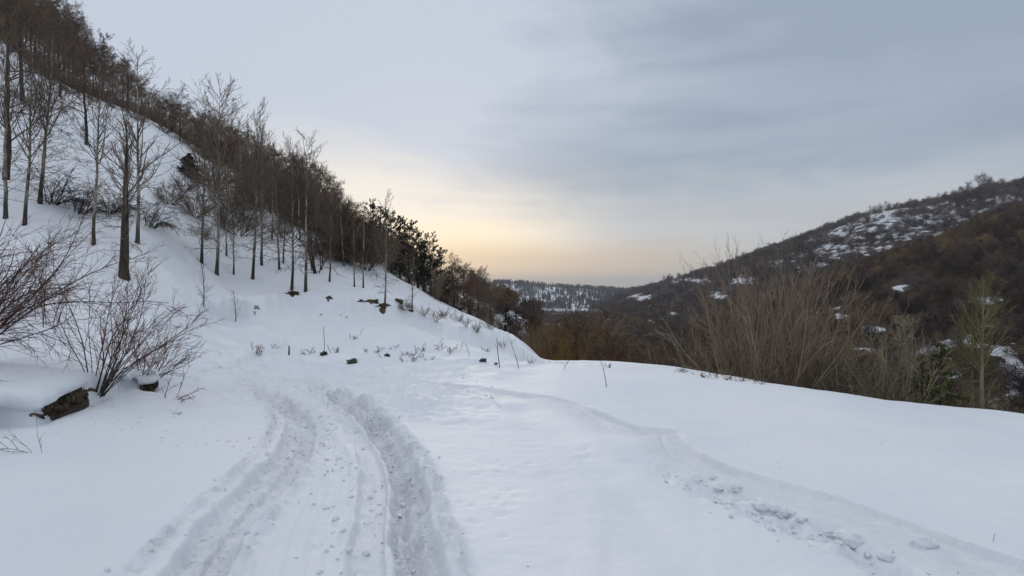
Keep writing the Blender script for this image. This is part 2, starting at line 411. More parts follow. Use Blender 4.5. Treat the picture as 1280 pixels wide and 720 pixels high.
        zz -= open_ * .10 * np.exp(-((edge - .02) / .10) ** 2)
        zz += .10 * np.exp(-((up + .45) / .35) ** 2) * tall * (fbm(X_ / .6, Y_ / .6, 3, 16) + .25)
        earth_ = open_ * sstep(-.10, -.04, edge) * (1 - sstep(.13 * open_, .17 * open_ + .01, edge))
        d, s, a = dist_line(X_, Y_, FAR1)
        zz += np.where(s < 0, .03, -.03) * (1 - sstep(0, .35, d)) * sstep(0, 3, a)
        wx = .35 * fbm(X_ / 1.1, Y_ / 1.1, 3, 81); d, s, a = dist_line(X_ + wx, Y_ + .6 * wx, SH1); upd = np.where(s < 0, d, -d)
        amp = (.26 + .60 * np.clip(fbm(a / 2.2, a * 0, 2, 82) + .35, 0, 1)) * sstep(0, 2.5, a)
        zz += amp * (sstep(-.12, .16, upd) * np.exp(-np.maximum(upd, 0) / 2.2)) - amp * .30 * np.exp(-((upd + .5) / .45) ** 2)
        shelf = sstep(12.5, 15, Y_) * (1 - sstep(25, 31, Y_)) * (1 - sstep(-1.0, 1.5, X_))
        zz += shelf * (.27 * fbm(X_ / 1.5, Y_ / 1.0, 4, 83) + .05 * np.abs(fbm(X_ / .5, Y_ / .45, 3, 84)))
        zz += .018 * fbm(X_ / .9, Y_ / .55, 3, 85) + .005 * fbm(X_ / .22, Y_ / .12, 2, 86)
        for (hx, hy, rr, dp) in DENTS:
            q = (X_ - hx) ** 2 + (Y_ - hy) ** 2; k = q < (3 * rr) ** 2
            zz[k] += dp * np.exp(-q[k] / (rr * rr)) * (1 + .9 * fbm(X_[k] / .05, Y_[k] / .05, 2, 88)) - .14 * dp * np.exp(-(np.sqrt(q[k]) - 1.5 * rr) ** 2 / (.4 * rr) ** 2)
        for (hx, hy, w) in HOLES:
            q = ((X_ - hx) / w) ** 2 + ((Y_ - hy) / (w * 1.1)) ** 2; k = q < 9
            zz[k] += -.14 * np.exp(-q[k] * 1.6) + .20 * np.exp(-((X_[k] - hx) / (w * 1.2)) ** 2 - ((Y_[k] - hy - w * 1.2) / (w * .8)) ** 2)
        zz += .004 * fbm(X_ / .12, Y_ / .12, 2, 91)
        z[m] += zz; road[m] = road_; rough[m] = rough_; earth[m] = earth_
    if want: return z.reshape(sh), road.reshape(sh), rough.reshape(sh), earth.reshape(sh)
    return z.reshape(sh)


def gz(x, y): return float(ground(np.array([x]), np.array([y]))[0])


# ------------------------------------------------------------------ mesh helpers
def mesh(name, V, faces, mats=None, smooth=True, attrs=None, mat_idx=None):
    me = bpy.data.meshes.new(name)
    V = np.asarray(V, np.float32).reshape(-1, 3)
    me.vertices.add(len(V)); me.vertices.foreach_set('co', V.ravel())
    faces = [np.asarray(f, np.int32) for f in faces if len(f)]
    nl = sum(f.size for f in faces); npo = sum(len(f) for f in faces)
    me.loops.add(nl); me.polygons.add(npo)
    me.loops.foreach_set('vertex_index', np.concatenate([f.ravel() for f in faces]))
    tot = np.concatenate([np.full(len(f), f.shape[1], np.int32) for f in faces])
    st = np.r_[0, np.cumsum(tot)[:-1]].astype(np.int32)
    me.polygons.foreach_set('loop_start', st); me.polygons.foreach_set('loop_total', tot)
    me.polygons.foreach_set('use_smooth', np.full(npo, smooth))
    if mats:
        for m in (mats if isinstance(mats, (list, tuple)) else [mats]): me.materials.append(m)
    if mat_idx is not None: me.polygons.foreach_set('material_index', mat_idx)
    for k, v in (attrs or {}).items():
        a = me.attributes.new(k, 'FLOAT', 'POINT'); a.data.foreach_set('value', np.asarray(v, np.float32))
    me.update(calc_edges=True)
    me.validate()
    return me


def link(name, me, parent=None, loc=None):
    o = bpy.data.objects.new(name, me); COL.objects.link(o)
    if parent: o.parent = parent
    if loc is not None: o.location = loc
    return o


def tag(o, label=None, cat=None, group=None, kind=None):
    if label: o['label'] = label
    if cat: o['category'] = cat
    if group: o['group'] = group
    if kind: o['kind'] = kind
    return o


# ------------------------------------------------------------------ materials
def material(name):
    m = bpy.data.materials.new(name); m.use_nodes = True
    t = NT(m.node_tree); t.n.clear()
    o = t.node('ShaderNodeOutputMaterial'); b = t.node('ShaderNodeBsdfPrincipled')
    t.l.new(b.outputs[0], o.inputs[0])
    b.inputs['Roughness'].default_value = 0.8
    b.inputs['Specular IOR Level'].default_value = 0.25
    g = t.node('ShaderNodeNewGeometry')
    return m, t, b, g.outputs['Position']


def bump(t, b, h, dist, strength=1.0):
    nd = t.node('ShaderNodeBump'); nd.inputs['Strength'].default_value = strength; nd.inputs['Distance'].default_value = dist
    t.put(nd.inputs['Height'], h); t.l.new(nd.outputs[0], b.inputs['Normal'])


SNOW = (0.80, 0.825, 0.86)
def snow_material():
    m, t, b, P = material('snow')
    road = t.attr('road'); rough = t.attr('rough'); bare = t.attr('bare')
    n_big = t.noise(P, 0.35, 3); n_mid = t.noise(P, 3.0, 5, .6); n_fine = t.noise(P, 38, 4, .65); n_crumb = t.noise(P, 14, 6, .7)
    c = t.mix(t.ramp(n_big, .3, .7), (0.775, 0.805, 0.85), (0.84, 0.855, 0.875))
    c = t.mix(t.math('MULTIPLY', road, t.ramp(n_mid, .35, .75, .2, .6)), c, (0.68, 0.69, 0.71))
    dirt = t.math('MULTIPLY', rough, t.ramp(n_crumb, .46, .68, 0, .75))
    c = t.mix(t.math('MULTIPLY', dirt, .55), c, (0.36, 0.33, 0.31))
    # leaf litter and bare soil coming through
    ns = t.noise(P, .9, 6, .68, .4)
    k = t.math('ADD', t.math('MULTIPLY', t.math('SUBTRACT', ns, .5), 2.4), bare)
    k = t.ramp(k, .52, .62)
    soil = t.mix(t.noise(P, 5, 5, .6), (0.035, 0.026, 0.020), (0.10, 0.072, 0.05))
    # scattered needles, bud scales and twigs on the snow
    vor = t.node('ShaderNodeTexVoronoi'); vor.inputs['Scale'].default_value = 4.2; t.l.new(P, vor.inputs['Vector'])
    sp = t.math('MULTIPLY', t.ramp(vor.outputs['Distance'], .07, .045), t.ramp(t.noise(P, .5, 3), .52, .64))
    c = t.mix(t.math('MULTIPLY', sp, .5), c, (0.20, 0.17, 0.14))
    c = t.mix(k, c, soil)
    t.put(b.inputs['Base Color'], c)
    b.inputs['Roughness'].default_value = .62
    b.inputs['Specular IOR Level'].default_value = .3
    h = t.math('ADD', t.math('MULTIPLY', n_fine, .18), t.math('MULTIPLY', n_mid, .55))
    h = t.math('ADD', h, t.math('MULTIPLY', t.math('MULTIPLY', n_crumb, t.math('ADD', .12, t.math('MULTIPLY', rough, 1.3))), 1.0))
    bump(t, b, h, .028, .9)
    return m


def hill_material(name, soil_a, soil_b, scale=0.055, snow=SNOW, lo=.56, hi=.60):
    """brown hillside where snow lies in ragged patches; 'bare' (0..1) says how little of it is left"""
    m, t, b, P = material(name)
    bare = t.attr('bare')
    mp = t.node('ShaderNodeMapping'); t.l.new(P, mp.inputs['Vector']); mp.inputs['Scale'].default_value = (1, 1, 1.6)
    v = mp.outputs[0]
    ns = t.noise(v, scale, 9, .72, .3)
    k = t.ramp(t.math('ADD', t.math('MULTIPLY', t.math('SUBTRACT', ns, .5), 4.2), bare), lo, hi)
    soil = t.mix(t.ramp(t.noise(P, scale * .6, 6, .7), .35, .65), soil_a, soil_b)
    soil = t.mix(t.ramp(t.noise(P, scale * .35, 4, .6), .52, .66, 0, .8), soil, (.12, .08, .028) if name == 'brown_hillside' else soil_b)
    soil = t.mix(t.ramp(t.noise(P, scale * 14, 4, .6), .4, .7, 0, .6), soil, tuple(q * .45 for q in soil_a))
    t.put(b.inputs['Base Color'], t.mix(k, snow, soil))
    b.inputs['Roughness'].default_value = .9
    bump(t, b, t.noise(P, scale * 9, 7, .7), 1.2, .9)
    return m


def wood(name, a, bcol, scale=12, mottle=None, foot=False, var=.75):
    m, t, b, P = material(name)
    mp = t.node('ShaderNodeMapping'); t.l.new(P, mp.inputs['Vector']); mp.inputs['Scale'].default_value = (1, 1, .35)
    n = t.noise(mp.outputs[0], scale, 5, .65)
    c = t.mix(t.ramp(n, .36, .64), a, bcol)
    if mottle:
        c = t.mix(t.ramp(t.noise(P, scale * .35, 4, .6), .5, .66), c, mottle)
    if foot:                                      # old furrowed bark at the foot of the trunk is dark
        oc = t.node('ShaderNodeTexCoord'); sp_ = t.node('ShaderNodeSeparateXYZ'); t.l.new(oc.outputs['Object'], sp_.inputs[0])
        c = t.mix(t.ramp(t.math('ADD', sp_.outputs[2], t.math('MULTIPLY', t.math('SUBTRACT', n, .5), 1.4)), 1.5, .5, 0, .85), c, (.035, .028, .024))
    # each plant a little different
    oi = t.node('ShaderNodeObjectInfo')
    hsv = t.node('ShaderNodeHueSaturation'); t.put(hsv.inputs['Color'], c)
    t.put(hsv.inputs['Value'], t.math('ADD', 1 - var * .5, t.math('MULTIPLY', oi.outputs['Random'], var)))
    t.put(hsv.inputs['Hue'], t.math('ADD', .49, t.math('MULTIPLY', oi.outputs['Random'], .02)))
    t.l.new(hsv.outputs[0], b.inputs['Base Color'])
    b.inputs['Roughness'].default_value = .85
    bump(t, b, n, .01, .6)
    return m


M = {
 'snow': snow_material(),
 'hill_near': hill_material('brown_hillside', (0.055, 0.036, 0.024), (0.095, 0.066, 0.032), .05),
 'hill_far': hill_material('purple_hillside', (0.045, 0.033, 0.032), (0.07, 0.05, 0.044), .19),
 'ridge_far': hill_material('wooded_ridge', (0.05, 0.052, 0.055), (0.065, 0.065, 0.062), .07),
 'poplar': wood('poplar_bark', (0.15, 0.132, 0.105), (0.34, 0.305, 0.245), 7, (0.055, 0.046, 0.038), foot=True),
 'poplar_twig': wood('poplar_twig', (0.105, 0.080, 0.060), (0.16, 0.125, 0.09), 9),
 'dark_bark': wood('dark_bark', (0.028, 0.022, 0.019), (0.062, 0.048, 0.038), 9),
 'brown_twig': wood('brown_twig', (0.095, 0.066, 0.045), (0.17, 0.12, 0.08), 5),
 'tan_twig': wood('tan_twig', (0.155, 0.118, 0.082), (0.245, 0.19, 0.132), 5),
 'pale_stem': wood('pale_stem', (0.27, 0.21, 0.145), (0.44, 0.345, 0.245), 5),
 'red_twig': wood('reddish_twig', (0.11, 0.05, 0.037), (0.20, 0.10, 0.072), 9),
 'grey_twig': wood('grey_twig', (0.17, 0.14, 0.095), (0.27, 0.225, 0.155), 5),
 'ochre_twig': wood('ochre_twig', (0.16, 0.092, 0.03), (0.25, 0.15, 0.05), 3),
 'olive_twig': wood('olive_twig', (0.125, 0.108, 0.05), (0.20, 0.175, 0.085), 4),
 'purple_twig': wood('purple_brown_twig', (0.062, 0.044, 0.041), (0.105, 0.075, 0.068), .3, var=1.3),
 'russet_twig': wood('russet_twig', (0.10, 0.066, 0.040), (0.17, 0.115, 0.062), .3, var=1.3),
 'needles': wood('pine_needles', (0.012, 0.018, 0.011), (0.032, 0.042, 0.022), 3),
 'needles_far': wood('far_needles', (0.04, 0.050, 0.054), (0.07, 0.08, 0.082), .3),  # far haze put into the colour: paler and bluer than the near needles
 'juniper': wood('juniper_needles', (0.05, 0.068, 0.020), (0.11, 0.125, 0.038), 5),
 'straw': wood('dry_stalk', (0.13, 0.095, 0.06), (0.25, 0.19, 0.12), 20),
 'soil': wood('exposed_earth', (0.025, 0.019, 0.012), (0.15, 0.115, 0.06), 26, (0.018, 0.014, 0.010)),
 'stone': wood('dark_stone', (0.04, 0.038, 0.036), (0.10, 0.094, 0.088), 12),
}

# ------------------------------------------------------------------ terrain mesh: rings of quads round the viewer, fine near, coarse far
a_in = np.radians(np.arange(-45.5, 46.5, 0.15))
a_out = np.linspace(a_in[-1], a_in[0] + 2 * math.pi, 130)[1:-1]
AZ = np.r_[a_in, a_out]; na = len(AZ)
def geo(a, b, k):
    n = int(math.log(b / a) / k) + 1
    return np.exp(np.linspace(math.log(a), math.log(b), n, endpoint=False))
RR = np.r_[geo(.8, 3, .03), geo(3, 12, .0058), geo(12, 19, .0072), geo(19, 60, .012), geo(60, 1300, .014), geo(1300, 5800, .05), 5800]
nr = len(RR)
GX = RR[None, :] * np.sin(AZ)[:, None]; GY = RR[None, :] * np.cos(AZ)[:, None]
GZ, ROAD, ROUGH, EARTH = ground(GX, GY, True)
Q = lookup(QG, GX, GY)
i0 = np.arange(na)[:, None]; j0 = np.arange(nr - 1)[None, :]; i1 = (i0 + 1) % na
FC = np.stack([i0 * nr + j0, i1 * nr + j0, i1 * nr + j0 + 1, i0 * nr + j0 + 1], -1).reshape(-1, 4)[:, ::-1]
V = np.stack([GX, GY, GZ], -1).reshape(-1, 3)
# centre cap
cidx = len(V); V = np.vstack([V, [[0, 0, float(GZ[:, 0].mean())]]])
CAP = np.stack([np.arange(na) * nr, (np.arange(na) + 1) % na * nr, np.full(na, cidx)], 1)[:, ::-1]
QF = np.r_[Q.ravel(), 0]
PXV = 640 + F * np.tan(np.clip(np.arctan2(V[:, 0], V[:, 1]), -1.2, 1.2))

bare = np.zeros(len(V))
x_, y_, z_ = V.T
left = PXV < 668
# litter and soil under the woods behind the left ridge
bare = np.where(left & (QF > 4.25) & (QF < 7.5), -.02 + .45 * sstep(4.25, 6.2, QF), bare)
bare = np.where(left & (QF < 4.25) & (QF > 3.1), -.32 + .30 * sstep(3.4, 4.25, QF), np.where(left & (QF <= 3.1), -.6, bare))
bare = np.where(~left & (QF <= 3.15), -.6, bare)
bare = np.where(~left & (QF > 3.15), .35, bare)
for (hx, hy, w) in HOLES:
    q = ((x_ - hx) / (w * .22)) ** 2 + ((y_ - hy + .08) / (w * .09)) ** 2
    bare = np.maximum(bare, np.where(q < 4, 1.25 - q * .8, -1))
bare = np.where(np.r_[EARTH.ravel(), 0] > .05, -.6 + 1.9 * np.r_[EARTH.ravel(), 0], bare)


def patch(pts, amp, hill, base):
    """more snow lying round the given places on the far slopes"""
    for (a, b, rx, ry) in pts:
        X0, Y0 = at_px(a, b)
        if Y0 < 40: continue
        rr = rx / F * Y0
        uu = np.abs(PXV - a) / rx
        with np.errstate(divide='ignore', invalid='ignore'):
            pyv = 360 - (z_ - CAMZ) / np.maximum(y_, .5) * F
        g = np.exp(-uu ** 2 - ((pyv - b) / ry) ** 2) * (np.abs(np.hypot(x_, y_) - math.hypot(X0, Y0)) < .45 * math.hypot(X0, Y0))
        base = base - amp * g
    return base


PATCH = [(1070, 285, 45, 22), (1035, 300, 30, 22), (1110, 270, 40, 14), (1160, 262, 40, 12), (1190, 268, 30, 12), (1260, 248, 40, 6),
         (1080, 315, 45, 10), (1180, 300, 25, 7), (1168, 296, 20, 6), (1240, 276, 12, 5), (1278, 266, 14, 5)]
farb = np.full(len(V), 1.05)
farb = np.where((QF > 9.6) & (PXV < 800), .5, farb)
farb = patch(PATCH, .42, None, farb)
PATCH2 = [(1150, 272, 30, 9), (1185, 266, 22, 8), (1200, 288, 18, 6), (1262, 250, 30, 6), (1228, 268, 18, 6), (1128, 292, 26, 8), (1000, 300, 20, 8), (1020, 330, 30, 8), (975, 330, 18, 6)]
farb = patch(PATCH2, .55, None, farb)
BIGP2 = [(1215, 432, 26, 4), (1100, 470, 16, 4), (1190, 470, 14, 6), (1075, 440, 16, 4), (1255, 440, 20, 5), (1130, 395, 16, 4), (1190, 350, 12, 3), (1050, 395, 10, 4), (800, 372, 14, 4), (930, 352, 14, 4), (765, 402, 14, 4), (815, 405, 10, 4)]
BIGP = [(1240, 408, 24, 8), (1150, 445, 14, 5), (1268, 470, 14, 24), (1230, 376, 24, 6), (1090, 410, 22, 6), (1100, 452, 18, 9), (1250, 505, 40, 9), (1215, 420, 18, 5), (1190, 428, 16, 5), (1170, 436, 14, 4), (900, 372, 14, 6), (840, 395, 12, 5), (720, 390, 40, 3), (860, 352, 26, 4), (1135, 360, 18, 6)]
farb = patch(BIGP + BIGP2, 1.0, None, farb)
farb = np.where((QF > 9.5) | ((QF > 8.8) & (PXV < 775)), .20, farb)
bare = np.where((~left & (QF > 5.4)) | (QF > 7.5), farb, bare)

region = np.zeros(len(FC), int)
qf = QF[FC].mean(1); lf = PXV[FC].mean(1) < 668
region[(qf > 2.5) & lf] = 1                      # left hillside
region[(qf > 3.02) & ~lf] = 2                    # ravine
region[(qf > 5.4) & ~lf] = 3                     # opposite hill, near
region[(qf > 8.0)] = 4                           # opposite hill, far
region[((qf > 9.9) & (PXV[FC].mean(1) < 900)) | ((qf > 8.8) & (PXV[FC].mean(1) < 775))] = 5 # far ridge
region[(qf > 11.9)] = 6
NAMES = ['snowy_ground', 'snowy_hillside', 'ravine_slope', 'brown_hillside', 'far_hillside', 'far_ridge', 'distant_plain']
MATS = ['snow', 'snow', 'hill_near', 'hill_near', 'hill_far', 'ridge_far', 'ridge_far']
RDF = np.r_[ROAD.ravel(), 0]; RGF = np.r_[ROUGH.ravel(), 0]
for k in range(7):
    fs = [FC[region == k]] + ([CAP] if k == 0 else [])
    used = np.unique(np.concatenate([f.ravel() for f in fs]))
    remap = np.zeros(len(V), np.int64); remap[used] = np.arange(len(used))
    me = mesh(NAMES[k], V[used], [remap[f] for f in fs], M[MATS[k]], attrs={'road': RDF[used], 'rough': RGF[used], 'bare': bare[used]})
    tag(link(NAMES[k], me), kind='structure')


# ------------------------------------------------------------------ plants: vectorised branching
def unit(v): return v / np.maximum(np.linalg.norm(v, axis=-1, keepdims=True), 1e-9)


def grow(start, dirs, length, K, up, wig, rg, side=None):
    """polylines from start points"""
    N = len(start); Pp = np.zeros((N, K, 3)); Pp[:, 0] = start; d = unit(dirs); st = (length / (K - 1))[:, None]
    drift = rg.normal(size=(N, 3)) * wig * .6
    for k in range(1, K):
        d = unit(d + np.array([0, 0, 1.0]) * up + rg.normal(size=(N, 3)) * wig + drift + (0 if side is None else side))
        Pp[:, k] = Pp[:, k - 1] + d * st
    return Pp


def spawn(Pp, Rr, n, t0, t1, ang, lf, K, up, wig, rg, rfac=.6, rmin=.004, fall=.6, side=None, jit=.25, tip=.35, absl=None):
    N, K0 = Pp.shape[:2]; tot = N * n
    par = np.repeat(np.arange(N), n)
    t = (np.tile((np.arange(n) + .5) / n, N) + rg.uniform(-.5, .5, tot) / n); t = t0 + (t1 - t0) * t
    s = np.clip(t, 0, .999) * (K0 - 1); i = s.astype(int); f = (s - i)[:, None]
    pos = Pp[par, i] * (1 - f) + Pp[par, i + 1] * f
    T_ = unit(Pp[par, i + 1] - Pp[par, i])
    rad = Rr[par, i] * (1 - f[:, 0]) + Rr[par, i + 1] * f[:, 0]
    rv = rg.normal(size=(tot, 3)); pr = unit(rv - (rv * T_).sum(1)[:, None] * T_)
    a = np.radians(ang) * rg.uniform(1 - jit, 1 + jit, tot)
    dirs = T_ * np.cos(a)[:, None] + pr * np.sin(a)[:, None]
    pl = np.linalg.norm(np.diff(Pp, axis=1), axis=2).sum(1)[par] if absl is None else np.full(tot, absl)
    ln = pl * lf * (1 - fall * (t - t0) / max(t1 - t0, 1e-6)) * rg.uniform(.6, 1.15, tot)
    C = grow(pos, dirs, ln, K, up, wig, rg, side)
    r0 = np.maximum(rad * rfac, rmin)
    R_ = r0[:, None] * np.linspace(1, tip, K)[None, :]
    return C, R_


def tubes(sets, cap=False):
    """list of (P[N,K,3], R[N,K], sides) -> verts, quads"""
    Vs = []; Fs = []; off = 0
    for Pp, Rr, s in sets:
        N, K = Pp.shape[:2]
        if N == 0: continue
        T_ = np.gradient(Pp, axis=1); T_ = unit(T_)
        A = unit(rng.normal(size=(N, 1, 3)) + np.array([.3, .1, 0]))
        n1 = unit(np.cross(T_, A)); n2 = np.cross(T_, n1)
        th = np.arange(s) * 2 * math.pi / s
        ring = n1[:, :, None, :] * np.cos(th)[None, None, :, None] + n2[:, :, None, :] * np.sin(th)[None, None, :, None]
        v = Pp[:, :, None, :] + ring * Rr[:, :, None, None]
        idx = off + np.arange(N * K * s).reshape(N, K, s)
        a = idx[:, :-1]; b = idx[:, 1:]
        q = np.stack([a, np.roll(a, -1, 2), np.roll(b, -1, 2), b], -1).reshape(-1, 4)
        Vs.append(v.reshape(-1, 3)); Fs.append(q); off += N * K * s
    return np.concatenate(Vs), np.concatenate(Fs)


def slivers(pos, dirs, length, width, rg):
    """single thin triangles: twig tips or needles"""
    N = len(pos); d = unit(dirs); s = unit(np.cross(d, rg.normal(size=(N, 3)))) * (width * .5)[:, None]
    V_ = np.stack([pos - s, pos + s, pos + d * length[:, None]], 1).reshape(-1, 3)
    return V_, np.arange(3 * N).reshape(N, 3)


def join(parts):
    Vs = []; F3 = []; F4 = []; off = 0
    for v, f in parts:
        Vs.append(v); (F3 if f.shape[1] == 3 else F4).append(f + off); off += len(v)
    return np.concatenate(Vs), ([np.concatenate(F4)] if F4 else []) + ([np.concatenate(F3)] if F3 else [])


def trunk_line(h, r, K, lean, wig, rg, sink=.3, base_flare=1.5):
    z = np.linspace(-sink, h, K); t = np.clip(z / h, 0, 1)
    off = np.cumsum(rg.normal(size=(K, 2)) * wig, 0) * (h / K); off -= off[1]
    Pp = np.stack([off[:, 0] + lean[0] * t * h, off[:, 1] + lean[1] * t * h, z], 1)[None]
    Rr = r * (1 - t * .86) ** 0.9; Rr[0] *= base_flare; Rr[1] *= 1.15
    return Pp, np.maximum(Rr, .012)[None]


def poplar(seed, h=8.0, r=.12, lean=(0, 0), lf=.30, tw=1.0, crown0=.42, dens=1.0):
    """tall slim trunk, short level twigs low down, steep limbs making a narrow broom at the top"""
    rg = np.random.default_rng(seed)
    P0, R0 = trunk_line(h, r, 18, lean, .032, rg)
    R0 = np.maximum(r * (1 - np.clip(P0[..., 2] / h, 0, 1)) ** .85, .007); R0[:, 0] *= 1.5; R0[:, 1] *= 1.15
    cap = lambda R_, m: np.minimum(R_, m)
    A, RA = spawn(P0, R0, int(38 * dens), crown0, .985, 40, lf, 8, .13, .06, rg, .45, .009, .72, jit=.35); RA = RA * np.minimum(1, .020 / RA[:, :1])
    B, RB = spawn(P0, R0, int(26 * dens), .14, crown0 + .15, 80, .16, 6, .0, .13, rg, .2, .008, -.2, jit=.25); RB = RB * np.minimum(1, .013 / RB[:, :1])
    A2, RA2 = spawn(A, RA, 6, .15, .95, 32, .46, 5, .12, .08, rg, .6, .006, .45)
    B2, RB2 = spawn(B, RB, 5, .2, .95, 45, .42, 4, .02, .12, rg, .6, .006, .4)
    A3, RA3 = spawn(A2, RA2, 4, .15, .98, 32, .5, 2, .12, .1, rg, .7, .006, .3)
    B3_, _ = spawn(B2, RB2, 3, .15, .98, 40, .5, 2, .0, .1, rg, .7, .006, .3)
    tv, tf = tubes([(P0, R0, 8)])
    v, f = tubes([(A, RA * tw, 4), (B, RB * tw, 3), (A2, RA2 * tw, 3), (B2, RB2 * tw, 3)])
    E = np.concatenate([A3, B3_]); d = E[:, 1] - E[:, 0]; ln = np.linalg.norm(d, axis=1)
    sv, sf = slivers(E[:, 0], d, ln, np.full(len(ln), .014 * tw), rg)
    V_, Fs = join([(v, f), (sv, sf)])
    return (tv, [tf]), (V_, Fs)


def broad(seed, h=6.0, spread=.8, r=.14, stems=1, tw=1.0, droop=.04, lean=(0, 0), n1=12, trunk_frac=.3, fuzz=7):
    """bare round-headed tree"""
    rg = np.random.default_rng(seed)
    P0, R0 = trunk_line(h * .85, r, 12, lean, .05, rg)
    R0 = np.maximum(r * (1 - np.clip(P0[..., 2] / (h * .85), 0, 1)) ** .9, .010)
    A, RA = spawn(P0, R0, n1, trunk_frac, .99, 50, .62 * spread, 7, droop, .13, rg, .5, .014, .45, jit=.35); RA = RA * np.minimum(1, .03 / RA[:, :1])
    A2, RA2 = spawn(A, RA, 6, .15, .97, 42, .55, 5, droop, .16, rg, .55, .010, .35)
    A3, RA3 = spawn(A2, RA2, 5, .12, .98, 42, .55, 3, droop, .2, rg, .6, .008, .3)
    A4, RA4 = spawn(A3, RA3, fuzz, .05, .98, 46, .75, 2, droop, .15, rg, .7, .008, .3)
    tv, tf = tubes([(P0, R0, 7)])
    v, f = tubes([(A, RA * tw, 4), (A2, RA2 * tw, 3)])
    E = np.concatenate([A4, A3[:, :2], A3[:, 1:]]); d = E[:, 1] - E[:, 0]; ln = np.linalg.norm(d, axis=1)
    sv, sf = slivers(E[:, 0], d, ln * 1.15, np.full(len(ln), .02 * tw), rg)
    V_, Fs = join([(v, f), (sv, sf)])
    return (tv, [tf]), (V_, Fs)


def shrub(seed, h=2.5, stems=18, fan=35, lean=(0, 0), r=.018, up=.06, wig=.05, n2=7, n3=4, tw=1.0, arch=None, fine=.006, root=.15, l2=.42, k1=9, n4=0, even=False):
    """many stems from one stool"""
    rg = np.random.default_rng(seed)
    th = rg.uniform(0, 2 * math.pi, stems); a = np.radians(fan) * np.sqrt(rg.random(stems))
    d = np.stack([np.sin(a) * np.cos(th) + lean[0], np.sin(a) * np.sin(th) + lean[1], np.cos(a)], 1)
    st = np.stack([root * np.cos(th) * rg.random(stems), root * np.sin(th) * rg.random(stems), np.full(stems, -.15)], 1)
    side = None if arch is None else np.array(arch)
    P0 = grow(st, d, h * (rg.uniform(.80, 1.0, stems) if even else rg.uniform(.6, 1.1, stems)), k1, up, wig, rg, side)
    R0 = r * rg.uniform(.6, 1.2, stems)[:, None] * np.linspace(1, .3, k1)[None]
    sets = [(P0, R0 * tw, 5)]
    A, RA = spawn(P0, R0, n2, .18, .95, 30, l2, 6, up, wig * 1.4, rg, .6, fine, .45, side=None if side is None else side * .8)
    sets.append((A, RA * tw, 3))
    if n3:
        B, RB = spawn(A, RA, n3, .15, .97, 30, .45, 4, up, wig * 1.6, rg, .7, fine * .8, .35, side=None if side is None else side * .7)
        sets.append((B, RB * tw, 3))
        if n4:
            C, RC = spawn(B, RB, n4, .1, .97, 34, .5, 3, up, wig * 1.6, rg, .7, fine * .7, .3)
            sets.append((C, RC * tw, 3))
    if even: 
        k_ = h / np.percentile(sets[0][0][:, -1, 2], 94)
        sets = [(a_ * k_, b_, c_) for a_, b_, c_ in sets]
    stems_ = tubes(sets[:1]); twigs_ = tubes(sets[1:])
    return (stems_[0], [stems_[1]]), (twigs_[0], [twigs_[1]])


def pine(seed, h=9.0, spread=.24, dense=1.0, crown0=.25, spruce=False, width=.05):
    rg = np.random.default_rng(seed)
    P0, R0 = trunk_line(h, h * .017, 9, (0, 0), .012 if spruce else .03, rg)
    n = int((70 if spruce else 46) * dense)
    A, RA = spawn(P0, R0, n, crown0, .985, 88 if spruce else 68, spread, 6, -.04 if spruce else .05, .06, rg, .35, .015, .93 if spruce else .6, jit=.2)
    B, RB = spawn(A, RA, 8, .2, .98, 50, .34, 3, .03, .1, rg, .6, .008, .5)
    n_ = len(B); k = 16
    t = rg.random((n_, k))[:, :, None]
    pos = (B[:, None, 0] * (1 - t) + B[:, None, 2] * t).reshape(-1, 3); T_ = np.repeat(unit(B[:, 2] - B[:, 0]), k, 0)
    d = unit(T_ * .7 + rg.normal(size=pos.shape) * .55 + np.array([0, 0, .25]))
    sv, sf = slivers(pos, d, rg.uniform(.10, .22, len(pos)) * h / 9, np.full(len(pos), width * h / 9), rg)
    tv, tf = tubes([(P0, R0, 6), (A, RA, 3)])
    return (tv, [tf]), (sv, [sf])


def blob_crown(seed, n=420, w=1.0, h=.8, twig=.34, width=.03, clumps=9, stem=True):
    """small far-off bare crown of radius about 1: sprays of twigs leaving a few limbs, ragged outline"""
    rg = np.random.default_rng(seed)
    c = rg.normal(size=(clumps, 3)) * np.array([w * .42, w * .42, h * .26]); c[:, 2] += h * .62
    k = rg.integers(0, clumps, n)
    rad = rg.uniform(.18, .36, clumps)[k][:, None]
    dirs = unit(rg.normal(size=(n, 3)) + np.array([0, 0, .45]))
    pos = c[k] + dirs * rad * rg.uniform(.1, 1, (n, 1))
    sv, sf = slivers(pos, dirs + rg.normal(size=(n, 3)) * .5, rg.uniform(.5, 1.2, n) * twig, np.full(n, width), rg)
    # limbs from the foot
    st = np.zeros((clumps, 3)); st[:, :2] = rg.normal(size=(clumps, 2)) * .05
    Pl = np.stack([st, st * .5 + c * .5 + np.array([0, 0, -.05]), c], 1)
    Rl = np.tile(np.array([.035, .022, .012]), (clumps, 1))
    lv, lf_ = tubes([(Pl, Rl, 3)])
    return join([(lv, lf_), (sv, sf)])


def two_part(name, gen, m0, m1, p0='trunk', p1='crown'):
    (a, b) = gen
    return (name, p0, mesh(p0, a[0], a[1], M[m0]), p1, mesh(p1, b[0], b[1], M[m1]))


def stand(proto, x, y, rz=0.0, s=1.0, label='', cat='tree', group=None, z=None, tilt=(0, 0), sz=None):
    name, p0, me0, p1, me1 = proto
    r = bpy.data.objects.new(name, None); COL.objects.link(r); r.empty_display_size = .3
    r.location = (x, y, gz(x, y) if z is None else z); r.rotation_euler = (tilt[0], tilt[1], rz); r.scale = (s, s, sz or s)
    tag(r, label, cat, group)
    for n_, m_ in ((p0, me0), (p1, me1)):
        if m_: link(n_, m_, r)
    return r


